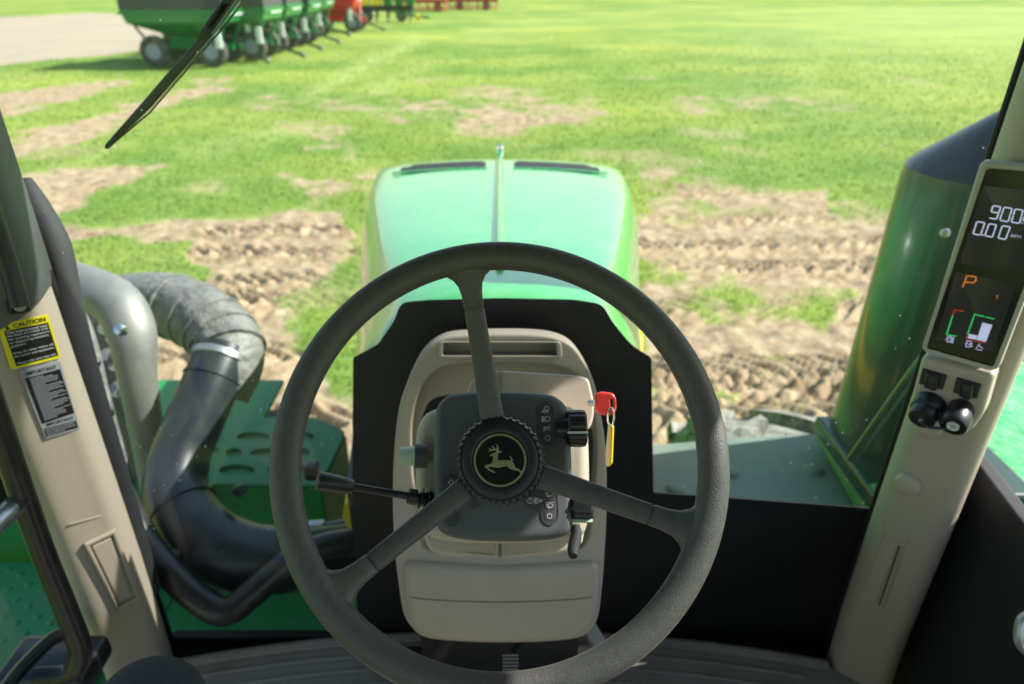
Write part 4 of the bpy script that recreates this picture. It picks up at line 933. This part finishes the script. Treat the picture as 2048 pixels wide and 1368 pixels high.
MB().stroke(PM, z7((192, 1096), (172, 1100), (164, 1116), (172, 1132), (190, 1132), (196, 1116)), 1.6, -.0018, .0004, closed=True).stroke(PM, z7((176, 1120), (186, 1106)), 1.3, -.0018, .0004).stroke(PM, z7((208, 1104), (200, 1138)), 2.4, -.0018, .0004).build('temperature_icon', M_seg, mo)
MB().stroke(PM, z7((292, 1124), (284, 1160), (308, 1164), (318, 1130)), 1.5, -.0018, .0004, closed=True).stroke(PM, z7((290, 1142), (312, 1147)), 1.4, -.0018, .0004).stroke(PM, z7((324, 1136), (318, 1162), (326, 1160)), 1.4, -.0018, .0004).build('fuel_icon', M_seg, mo)
MB().stroke(PM, z7((344, 1176), (386, 1184)), 1.4, -.0018, .0004).stroke(PM, z7((352, 1166), (366, 1150), (374, 1160), (390, 1172)), 1.6, -.0018, .0004).stroke(PM, z7((366, 1150), (372, 1142)), 1.4, -.0018, .0004).build('tank_icon', M_seg, mo)
# sockets under the display
so = empty('socket_panel', PM.hit(1895, 790, -.02), T)
PS = PL(PM.o - PM.n * .012, PM.n, PM.u)
sp0 = rnd([(1843, 712), (1990, 748), (1966, 830), (1940, 866), (1905, 860), (1812, 832)], 12)
slab('panel', PS, [sp0], .05, .010, M_beige2, so, res=4)
for k, (cx, cy) in enumerate(((1863, 762), (1932, 780))):
    slab('socket_frame', PS, [rnd([(cx - 19, cy - 24), (cx + 30, cy - 10), (cx + 21, cy + 19), (cx - 27, cy + 6)], 2)], .010, .002, M_black, so, off=.005)
    slab('socket_cap', PS, [rnd([(cx - 12, cy - 16), (cx + 14, cy - 9), (cx + 11, cy + 19), (cx + 2, cy + 22), (cx - 15, cy + 14)], 4)], .012, .004, M_black, so, off=.014)
    for j in range(4):
        MB().stroke(PS, [(cx - 11 + j * 6, cy + 3 + j * 1.2), (cx - 13 + j * 6, cy + 13 + j * 1.4)], 2.6, .0138, .0012).build('cap_groove', M_blackm, so)
dn = (PS.n * .85 + Vector((0, 0, -.35)) + Vector((-.05, -.1, 0))).normalized()
c1 = PS.hit(1858, 810, .0)
MB().lathe([(.024, -.005), (.0245, .012), (.0225, .016), (.021, .017), (.021, .030), (.019, .034), (0, .035)], c1, dn, 32, mod=lambda i, j: 1.0 if j % 4 else .975).build('round_cap', M_black, so)
MB().lathe([(0, .003), (.004, .002), (.004, -.002), (0, -.003)], c1 + dn * .037, dn, 12).build('strap_pin', M_steel, so)
MB().tube([c1 + dn * .038, c1 + dn * .045 + PS.u * .012, c1 + dn * .040 + PS.u * .030 + Vector((0, 0, .002)), c1 + dn * .03 + PS.u * .044], .0025, 8, 5).build('cap_strap', M_black, so)
c2 = PS.hit(1922, 818, .0)
MB().lathe([(.017, -.01), (.018, .010), (.0205, .016), (.0205, .036), (.0185, .040), (.013, .0405), (.012, .038), (0, .038)], c2, dn, 40, mod=lambda i, j: 1.0 if j % 2 else .965).build('ribbed_cap', M_black, so)
MB().lathe([(.0045, .039), (.0052, .0415), (.0085, .0415), (.0088, .039)], c2, dn, 24).build('centre_ring', M_white, so)
MB().tube([c2 + dn * .02 - PS.u * .012, c2 + dn * .022 - PS.u * .028 - PS.v * .006], [.006, .003], 8, 1).build('cap_strap', M_black, so)

# ---- dashboard tower
tw = empty('dashboard_tower', (0, .9, 1.9), T)
Pa, Pb = Yp(1000, 1290, .80), Yp(1000, 670, .95)
nt = Vector((0, -(Pb - Pa).z, (Pb - Pa).y)).normalized()
PT = PL((Pa + Pb) / 2, nt)
outer = smooth2([(822, 1255), (806, 1225), (797, 1170), (789, 1100), (785, 1000), (788, 900), (797, 820), (812, 770), (833, 722), (858, 692), (892, 675), (940, 670), (1000, 668), (1060, 669), (1105, 674), (1140, 688), (1166, 718), (1188, 765), (1202, 830), (1212, 900), (1214, 1000), (1210, 1100), (1203, 1190), (1193, 1245), (1165, 1274), (1100, 1284), (1000, 1287), (900, 1283), (848, 1275)], 4)
arch = smooth2([(838, 1060), (842, 1088), (858, 1102), (930, 1112), (1000, 1114), (1080, 1111), (1150, 1102), (1174, 1084), (1184, 1040), (1193, 930), (1192, 860), (1180, 795), (1158, 755), (1128, 737), (1080, 729), (1000, 727), (920, 729), (878, 737), (850, 765), (832, 810), (824, 860), (826, 950)], 4)
slot = rnd([(884, 686), (1114, 684), (1117, 712), (881, 712)], 5)
slab('tower_shell', PT, [outer, arch, slot], .05, .0045, M_beige, tw, res=4)
hole = smooth2([(838, 1090), (1000, 1120), (1170, 1095), (1192, 1000), (1192, 900), (1175, 830), (1140, 800), (1000, 792), (880, 795), (846, 830), (834, 900), (830, 1000)], 5)
slab('inner_cove', PT, [smooth2([(820, 1110), (1000, 1125), (1190, 1110), (1205, 900), (1190, 780), (1150, 722), (1000, 716), (870, 722), (822, 800), (812, 950)], 4), hole], .03, .008, M_beige, tw, off=-.035)
slab('tower_back', PT, [[(p[0], p[1]) for p in rnd([(830, 1230), (820, 800), (870, 700), (1140, 700), (1190, 800), (1190, 1230)], 20)]], .01, .001, M_blackm, tw, off=-.085)
slab('slot_frame', PT, [rnd([(878, 683), (1122, 683), (1125, 717), (875, 717)], 8), rnd([(887, 686), (1112, 686), (1114, 711), (885, 711)], 4)], .004, .0018, M_beige2, tw, off=.0025)
slab('slot_floor', PT, [rnd([(880, 685), (1120, 685), (1120, 715), (880, 715)], 4)], .01, .002, M_beige, tw, off=-.028)
slab('knee_panel', PT, [rnd([(806, 1128, 20), (1000, 1140), (1200, 1128, 20), (1198, 1195, 2), (1188, 1250), (1160, 1276), (1100, 1285), (1000, 1290), (900, 1285), (850, 1276), (820, 1252), (811, 1197, 2)], 16)], .055, .012, M_beige, tw, off=.014, res=5)
MB().stroke(PT, [(822, 1195), (850, 1198), (910, 1202), (1000, 1204), (1090, 1202), (1150, 1198), (1184, 1194)], 2.0, .0138, .0004).build('panel_seam', M_blackm, tw)

# ---- steering column cover and switch pod
PC = elev(1008, 950, .80, 42)
colc = empty('column_cover', PC.o, T)
slab('cover_body', PC, [smooth2([(836, 1040), (829, 960), (829, 880), (838, 842), (862, 818), (930, 806), (1000, 804), (1110, 806), (1152, 815), (1174, 838), (1180, 900), (1181, 1010), (1176, 1052), (1160, 1074), (1100, 1084), (1000, 1088), (900, 1084), (852, 1070)], 3)], .10, .014, M_beige2, colc, res=4)
PC2 = elev(1008, 950, .84, 42)
slab('cover_lower', PC2, [rnd([(846, 1050), (998.5, 1050), (998.5, 1116), (900, 1113), (862, 1104, 12), (850, 1085)], 4)], .08, .006, M_beige, colc)
slab('cover_lower', PC2, [rnd([(1001.5, 1050), (1172, 1050), (1166, 1085), (1146, 1104, 12), (1100, 1112), (1001.5, 1116)], 4)], .08, .006, M_beige, colc)
PC3 = elev(1050, 800, .90, 34)
slab('cover_upper', PC3, [rnd([(1001, 741, 2), (1160, 751, 10), (1178, 757, 12), (1188, 800), (1189, 830), (1180, 862, 14), (1120, 862), (1001, 862, 2)], 12)], .10, .004, M_beige2, colc, res=4)
slab('cover_upper', PC3, [rnd([(998.5, 741, 2), (960, 747), (938, 768), (932, 800), (930, 860), (998.5, 862, 2)], 8)], .10, .004, M_beige2, colc)
MB().tube([PC.at(0, -.02, -.08), PC.at(0, -.03, -.30)], .05, 20, 1).build('steering_shaft', M_blackm, colc)
PP = elev(1008, 930, .740, 42)
pod = empty('switch_pod', PP.o, T)
podo = smooth2([(868, 1010), (866, 930), (868, 850), (872, 815), (888, 794), (916, 784), (1000, 780), (1088, 785), (1118, 795), (1136, 818), (1142, 870), (1146, 960), (1149, 1030), (1144, 1058), (1126, 1074), (1080, 1082), (1000, 1084), (930, 1080), (890, 1070), (873, 1052)], 3)
slab('pod_body', PP, [podo], .045, .010, M_pod, pod, res=5)
def recess(name, ol, key=None):
    slab(name, PP, [ol], .0010, .0004, M_pod2, pod, off=.0008)
    q = ol; cxs = sum(p[0] for p in q) / len(q); cys = sum(p[1] for p in q) / len(q)
    mb = MB(); mb.stroke(PP, ol, 1.1, .0004, .0009, closed=True); return mb.build('recess_edge', M_pod, pod)
recess('switch_strip', smooth2([(1075, 826), (1079, 812), (1092, 803), (1104, 812), (1108, 828), (1112, 870), (1110, 882), (1097, 891), (1085, 884), (1080, 870)], 4))
recess('switch_strip', smooth2([(886, 1000), (886, 965), (890, 954), (902, 948), (914, 954), (919, 968), (920, 1000), (918, 1040), (908, 1052), (896, 1050), (888, 1040)], 4))
recess('switch_strip', rnd([(1046, 985, 8), (1114, 975, 8), (1117, 1030, 16), (1112, 1046, 12), (1098, 1051, 10), (1084, 1040, 8), (1083, 1020, 8), (1058, 1017, 12)], 10))
slab('badge_recess', PP, [rnd([(935, 1000), (960, 990), (965, 1010), (945, 1020)], 6)], .0010, .0004, M_pod2, pod, off=.0008)
def zA(pts): return [(1060 + x / 12.44, 790 + y / 12.44) for x, y in pts]
def zB(pts): return [(1040 + x / 12.8, 970 + y / 12.8) for x, y in pts]
for cx, cy in ((1091, 819), (1093, 838), (1094, 857), (1095, 876), (902, 965), (903, 990), (1097, 987), (1099, 1010), (1099, 1032), (1068, 1001)):
    w_ = 10 if cx != 1068 else 19
    slab('lamp_window', PP, [rnd([(cx - w_, cy - 8), (cx + w_, cy - 8), (cx + w_, cy + 8), (cx - w_, cy + 8)], 2)], .0006, .0002, M_key, pod, off=.0012)
IO = .0013
def icon(name, strokes, w=1.3):
    m = MB()
    for s_ in strokes:
        pts, cl = (s_[0], True) if isinstance(s_, tuple) else (s_, False); m.stroke(PP, pts, w, IO, .0003, closed=cl)
    return m.build(name, M_icon, pod)
icon('worklight_icon', [(zA([(345, 345), (375, 295), (410, 280), (450, 290), (470, 325), (462, 370), (445, 385), (380, 360)]),), zA([(340, 365), (290, 435)]), zA([(358, 375), (322, 437)]), zA([(382, 385), (352, 438)]), zA([(408, 390), (382, 438)]), zA([(430, 398), (412, 438)]), zA([(450, 400), (440, 438)])], 1.1)
icon('headlight_icon', [(zA([(385, 540), (385, 655), (430, 660), (480, 645), (505, 600), (480, 550), (430, 532)]),)] + [zA([(290, 542 + k * 24), (360, 542 + k * 24)]) for k in range(6)], 1.2)
icon('parking_light_icon', [zA([(345, 905), (348, 800), (400, 800), (418, 820), (415, 850), (395, 865), (355, 865)]), zA([(345, 905), (355, 800)])], 1.7)
icon('parking_light_rays', [zA([(440, 800), (492, 768)]), zA([(445, 820), (512, 820)]), zA([(438, 845), (494, 876)])], 1.0)
icon('off_ring_icon', [(zA([(436 + 57 * math.cos(a), 1070 + 57 * math.sin(a)) for a in np.linspace(0, 2 * math.pi, 20, False)]),)], 1.4)
icon('off_ring_icon', [(zB([(756 + 60 * math.cos(a), 796 + 60 * math.sin(a)) for a in np.linspace(0, 2 * math.pi, 20, False)]),)], 1.4)
icon('wiper_interval_icon', [zB([(655, 450), (712, 450)]), zB([(728, 450), (788, 450)]), zB([(804, 450), (860, 450)]), (zB([(665, 515), (710, 485), (765, 478), (820, 488), (852, 512), (800, 585), (765, 575), (712, 585)]),), zB([(700, 495), (755, 610)]), zB([(720, 485), (762, 585)])], 1.0)
icon('wiper_icon', [zB([(650, 210), (690, 195), (745, 290)]), zB([(650, 210), (705, 300), (745, 272), (785, 288), (828, 232)]), zB([(740, 290), (742, 316)])], 1.0)
icon('washer_icon', [(zB([(178, 402), (215, 375), (268, 366), (325, 376), (355, 402), (315, 468), (268, 458), (220, 468)]),), zB([(208, 350), (225, 325), (250, 325), (268, 350), (268, 470)]), zB([(268, 350), (285, 325), (310, 325), (330, 350)])], .9)
icon('push_icon', [zB([(380, 322), (380, 480)]), zB([(400, 330), (400, 470)]), (zB([(420, 340), (465, 340), (465, 466), (420, 466)]),), zB([(485, 400), (572, 400)]), zB([(540, 362), (485, 400), (540, 438)]), zB([(570, 372), (530, 400), (570, 428)])], 1.1)
def zC(pts): return [(620 + x / 6.513, 860 + y / 6.513) for x, y in pts]
icon('arrow_icon', [(zC([(1838, 645), (1878, 688), (1855, 688), (1855, 715), (1822, 715), (1822, 688), (1798, 688)]),)], 1.1)
# dials, knobs, levers
def dial(px, py, d, r, h, name):
    c = Dp(px, py, d); ax = Vector((1, -.05, .05)); n_ = 56
    o = MB().lathe([(r * .6, -.014), (r * .6, -.002), (r * .9, -.002), (r, .0), (r * 1.03, h - .006), (r * .99, h), (r * .8, h + .002), (0, h + .002)], c, ax, n_, mod=lambda i, j: (1.0 if (j // 2) % 2 else .94) if 2 <= i <= 5 else 1).build(name, M_black, pod, angle=25)
    return c, o
c, o1 = dial(1139, 857, .755, .0200, .017, 'rotary_knob')
# pale index bar on the knob
def index_bar(c, r, ang, h, par):
    u_ = Vector((0, -math.cos(R(ang)), math.sin(R(ang))))
    MB().box(c + u_ * r * 1.03 + Vector((h / 2 - .001, 0, 0)), (h + .006, .0035, .0022), (Vector((1, -.05, .05)), u_, Vector((1, 0, 0)).cross(u_))).build('index_bar', M_luma, par)
index_bar(c, .0200, 24, .016, o1)
c, o2 = dial(1149, 1012, .742, .0175, .017, 'rotary_knob')
index_bar(c, .0175, -18, .016, o2)
MB().lathe([(.013, -.012), (.013, 0), (.0115, .003), (.0105, .016), (.0095, .019), (0, .0195)], Dp(833, 912, .79), (-1, -.1, .06), 24).build('hazard_knob', M_luma, pod, label='pale green round push knob')
MB().lathe([(.014, -.012), (.014, .002), (.0115, .003)], Dp(834, 912, .79), (-1, -.1, .06), 24).build('knob_collar', M_pod, pod)
st = empty('turn_signal_stalk', Dp(740, 985, .75), T)
A_, B_, C_, D_ = Dp(634, 961, .73), Dp(704, 973, .745), Dp(822, 993, .765), Dp(868, 1002, .772)
MB().tube([A_, A_ + (B_ - A_) * .08, A_ + (B_ - A_) * .55, B_ - (B_ - A_) * .03, B_], [.0085, .0102, .0101, .0094, .0074, .0070], 18, 3).build('stalk_grip', M_black, st)
MB().tube([B_, C_], .0043, 12, 1).build('stalk_rod', M_knurl, st)
ax = (D_ - C_).normalized()
MB().lathe([(.004, -.004), (.0085, -.003), (.009, .006), (.0055, .008), (.0055, .009), (.0115, .011), (.0115, .012), (.007, .0145), (.007, .0155), (.0145, .018), (.0145, .019), (.009, .022), (.009, .0225), (.0165, .0255), (.0165, .0265), (.012, .034)], C_, ax, 28).build('rubber_boot', M_knurl, st)
MB().tube([Dp(1150, 1050, .78), Dp(1152, 1070, .775), Dp(1147, 1095, .765), Dp(1146, 1112, .755)], [.0055, .0062, .0068, .0066, .005], 14, 5).build('tilt_lever', M_trim, colc)

# ---- steering wheel
sw = empty('steering_wheel', Dp(999, 913, .64), T)
PWh = elev(999, 913, .64, 42)
RT, RR = .2001, .0139
rimp = [PWh.at(RT * math.cos(a), RT * math.sin(a)) for a in np.linspace(0, 2 * math.pi, 144, False)]
m = MB(); seg = 28; vs = []; fs = []
for i in range(144):
    a = 2 * math.pi * i / 144; cr = PWh.u * math.cos(a) + PWh.v * math.sin(a)
    for j in range(seg):
        b = 2 * math.pi * j / seg; rr_ = RR * (1 + .05 * math.cos(2 * b))
        vs.append(PWh.o + cr * (RT + rr_ * math.cos(b)) + PWh.n * rr_ * math.sin(b) * .96)
for i in range(144):
    for j in range(seg): fs.append((i * seg + j, ((i + 1) % 144) * seg + j, ((i + 1) % 144) * seg + (j + 1) % seg, i * seg + (j + 1) % seg))
m.add(vs, fs).build('rim', M_wheel, sw, angle=None)
HREC = .050
hub_o = PWh.at(0, 0, -HREC + .003); hpx = PL(hub_o, PWh.n)
hc = hpx.hit(1000, 921)
def spoke(px, py):
    u2 = Vector(PWh.uv(px, py)); a = math.atan2(u2.y, u2.x)
    er = PWh.u * math.cos(a) + PWh.v * math.sin(a); et = -PWh.u * math.sin(a) + PWh.v * math.cos(a)
    rows = []
    prof = [(.036, -.0585, .0130, .0075), (.050, -.052, .0122, .008), (.085, -.041, .0112, .0080), (.120, -.031, .0105, .0078), (.1505, -.021, .0102, .0076), (.1512, -.0207, .0088, .0062), (.1528, -.0203, .0088, .0062), (.1535, -.020, .0102, .0076),
            (.166, -.015, .0106, .0080), (.176, -.0105, .0125, .0088), (.184, -.007, .0172, .0096), (.190, -.0045, .025, .0102), (.1955, -.002, .037, .0104), (.2005, .0, .050, .0090)]
    for r, z, hw, ht in prof:
        c = PWh.o + er * r + PWh.n * z; ring = []
        for k in range(20):
            b = 2 * math.pi * k / 20; cx_, sx_ = math.cos(b), math.sin(b)
            e1 = abs(cx_) ** .62 * (1 if cx_ > 0 else -1); e2 = abs(sx_) ** .62 * (1 if sx_ > 0 else -1)
            p = c + et * hw * e1 + PWh.n * ht * e2
            if r > .18:   # follow the rim round
                off_ = hw * e1; rr_ = r; dr_ = rr_ - math.sqrt(max(1e-6, rr_ * rr_ - off_ * off_)); p -= er * dr_
            ring.append(p)
        rows.append(ring)
    MB().loft(rows).build('spoke', M_wheel, sw, angle=50)
spoke(932, 517); spoke(1398, 1062); spoke(662, 1190)
N72 = 37 * 8
MB().lathe([(.040, -.026), (.0445, -.020), (.0455, -.012), (.0455, -.002), (.0435, .0015), (.0400, .003), (.0385, .003)], hc, PWh.n, N72, mod=lambda i, j: (.968 if (j % 8) < 5 else 1.0) if 1 <= i <= 4 else 1.0).build('lock_ring', M_knurl, sw, angle=25)
MB().lathe([(.0385, -.01), (.0385, .0030), (.0378, .0048), (.0355, .0060), (.0300, .0064), (.0285, .0060), (.0275, .0050), (0, .0050)], hc, PWh.n, 64).build('hub_cap', M_hub, sw)
MB().lathe([(.0272, .004), (.0272, .0056), (0, .0056)], hc, PWh.n, 64).build('emblem_disc', M_face, sw)
MB().lathe([(.0240, .0054), (.0243, .0062), (.0262, .0062), (.0266, .0054)], hc, PWh.n, 96).build('emblem_ring', M_gold, sw)
PE = PL(hc + PWh.n * .0058, PWh.n)
dz_ = lambda pts: [(940 + x / 11.4, 860 + y / 11.4) for x, y in pts]
body = [(443, 572), (480, 545), (545, 520), (590, 500), (606, 480), (590, 464), (560, 462), (500, 468), (440, 488), (412, 502), (408, 496), (440, 472), (466, 452), (446, 434), (418, 418), (420, 410), (450, 416), (484, 440), (540, 430), (520, 395), (488, 362), (496, 356), (530, 374), (572, 410), (582, 424), (606, 420), (612, 380), (606, 350), (578, 324), (584, 318), (618, 336), (648, 376), (652, 430), (646, 478), (690, 476), (722, 466), (718, 480), (684, 520), (660, 522), (640, 512), (630, 560), (626, 630), (636, 670), (662, 694), (740, 688), (860, 684), (920, 688), (934, 680), (920, 630), (884, 586), (896, 584), (940, 622), (970, 664), (986, 684), (980, 694), (956, 708), (990, 750), (1020, 812), (1040, 858), (1090, 876), (1130, 892), (1160, 930), (1184, 972), (1176, 990), (1160, 984), (1110, 934), (1030, 912), (930, 890), (870, 850), (842, 822), (780, 826), (700, 850), (620, 856), (540, 842), (470, 832), (414, 834), (440, 880), (480, 910), (530, 924), (552, 948), (570, 978), (552, 974), (480, 946), (410, 900), (350, 850), (330, 820), (350, 800), (420, 776), (500, 760), (506, 700), (528, 630), (536, 592), (500, 594), (452, 590)]
slab('leaping_deer', PE, [dz_(body)], .0009, .0002, M_gold, sw, off=.0007, angle=None)

# ---- pedals and floor items under the wheel
pd = empty('pedals', (.05, .7, 1.7), T)
MB().tube([Dp(905, 1270, 1.25), Dp(875, 1320, 1.28)], .012, 10, 1).build('pedal_arm', M_blackm, pd)
MB().tube([Dp(1045, 1285, 1.22), Dp(1025, 1310, 1.2)], .009, 10, 1).build('pedal_arm', M_blackm, pd)
P5 = PL(Dp(1022, 1325, 1.18), (0, -.6, .8))
slab('pedal_pad', P5, [rnd([(1004, 1305), (1038, 1305), (1036, 1362), (1006, 1362)], 3)], .01, .002, M_blackm, pd)
for i in range(7): MB().stroke(P5, [(1006, 1311 + i * 7), (1036, 1311 + i * 7)], 3, .0, .003).build('pad_rib', M_alu, pd)
MB().lathe([(.0, .012), (.014, .010), (.018, 0)], Dp(962, 1340, 1.35), (0, -.3, 1), 20).build('floor_bolt', M_blackm, pd)
MB().box(Dp(1196, 1285, 1.3), (.03, .09, .012), (Vector((1, .6, 0)), Vector((-.6, 1, .5)), Vector((0, 0, 1)))).build('side_lever', M_alu, pd, bevel=.003)
MB().box((0, .86, 1.635), (.40, .22, .06)).build('tower_foot', M_blackm, tw, bevel=.01)
MB().box((0, .93, 1.75), (.30, .10, .26)).build('tower_core', M_blackm, tw)

# ---- key
ky = empty('ignition_key', Dp(1210, 806, .86)); tag(ky, 'red headed key in the dashboard with a yellow tag hanging from its ring', 'key')
PK = PL(Dp(1210, 806, .86), (-.15, -.85, .5))
slab('key_head', PK, [rnd([(1189, 789, 8), (1200, 783, 6), (1225, 786, 8), (1232, 795, 8), (1233, 820, 8), (1226, 831, 8), (1205, 832, 9), (1189, 822, 8)], 8), rnd([(1221, 799), (1226, 799), (1227, 812), (1222, 814)], 1.5)], .007, .0028, M_red, ky, res=4)
text_on('key_marking', PK, [(1197, 802), (1218, 804), (1217, 815), (1196, 813)], 'RUN', mat('red_mark', (.85, .2, .16), .4), ky, .0002) if False else None
MB().tube([Dp(1190, 806, .862), Dp(1178, 806, .868)], .004, 10, 1).build('key_blade', M_steel, ky)
rc = Dp(1222, 834, .855)
MB().tube([rc + Vector((.004 * math.cos(a), .003 * math.sin(a), .0115 * math.sin(a))) for a in np.linspace(0, 2 * math.pi, 20, False)], .0011, 8, 1, closed=True).build('key_ring', M_chrome, ky)
PK2 = PL(Dp(1218, 890, .85), (-.55, -.7, .45))
slab('key_tag', PK2, [rnd([(1216, 848), (1226, 850), (1222, 925), (1218, 934), (1212, 932), (1211, 905)], 3)], .003, .0008, M_fob, ky)
slab('key_tag_side', PK2, [rnd([(1219, 852), (1226, 853), (1223, 926), (1217, 934)], 2)], .004, .0008, M_brass, ky, off=.0012)

# ---- driver's knee
kn = [Vector((-.20, -.12, 2.06)), Vector((-.27, .12, 2.08)), Vector((-.37, .37, 2.09)), Vector((-.445, .53, 2.068)), Vector((-.466, .583, 2.01)), Vector((-.47, .595, 1.91)), Vector((-.46, .60, 1.80)), Vector((-.455, .59, 1.69))]
leg = MB().tube(kn, [.105, .098, .088, .076, .070, .064, .060, .054, .050], 28, 8).build('person', M_cloth, None, angle=None)
tag(leg, 'bent knee of a seated person in dark blue trousers at the bottom left', 'person')
leg_o = leg
MB().loft([[Vector((-.455 + x * s_ * .045, y, FZ + z * .5 + .002)) for x, z in ((-1, 0), (1, 0), (1, h_), (0, h_ * 1.25), (-1, h_))] for y, s_, h_ in ((.53, .8, .14), (.60, .95, .17), (.68, 1.0, .13), (.77, 1.05, .10), (.82, .7, .06))]).build('boot', M_black, leg_o, subsurf=2)
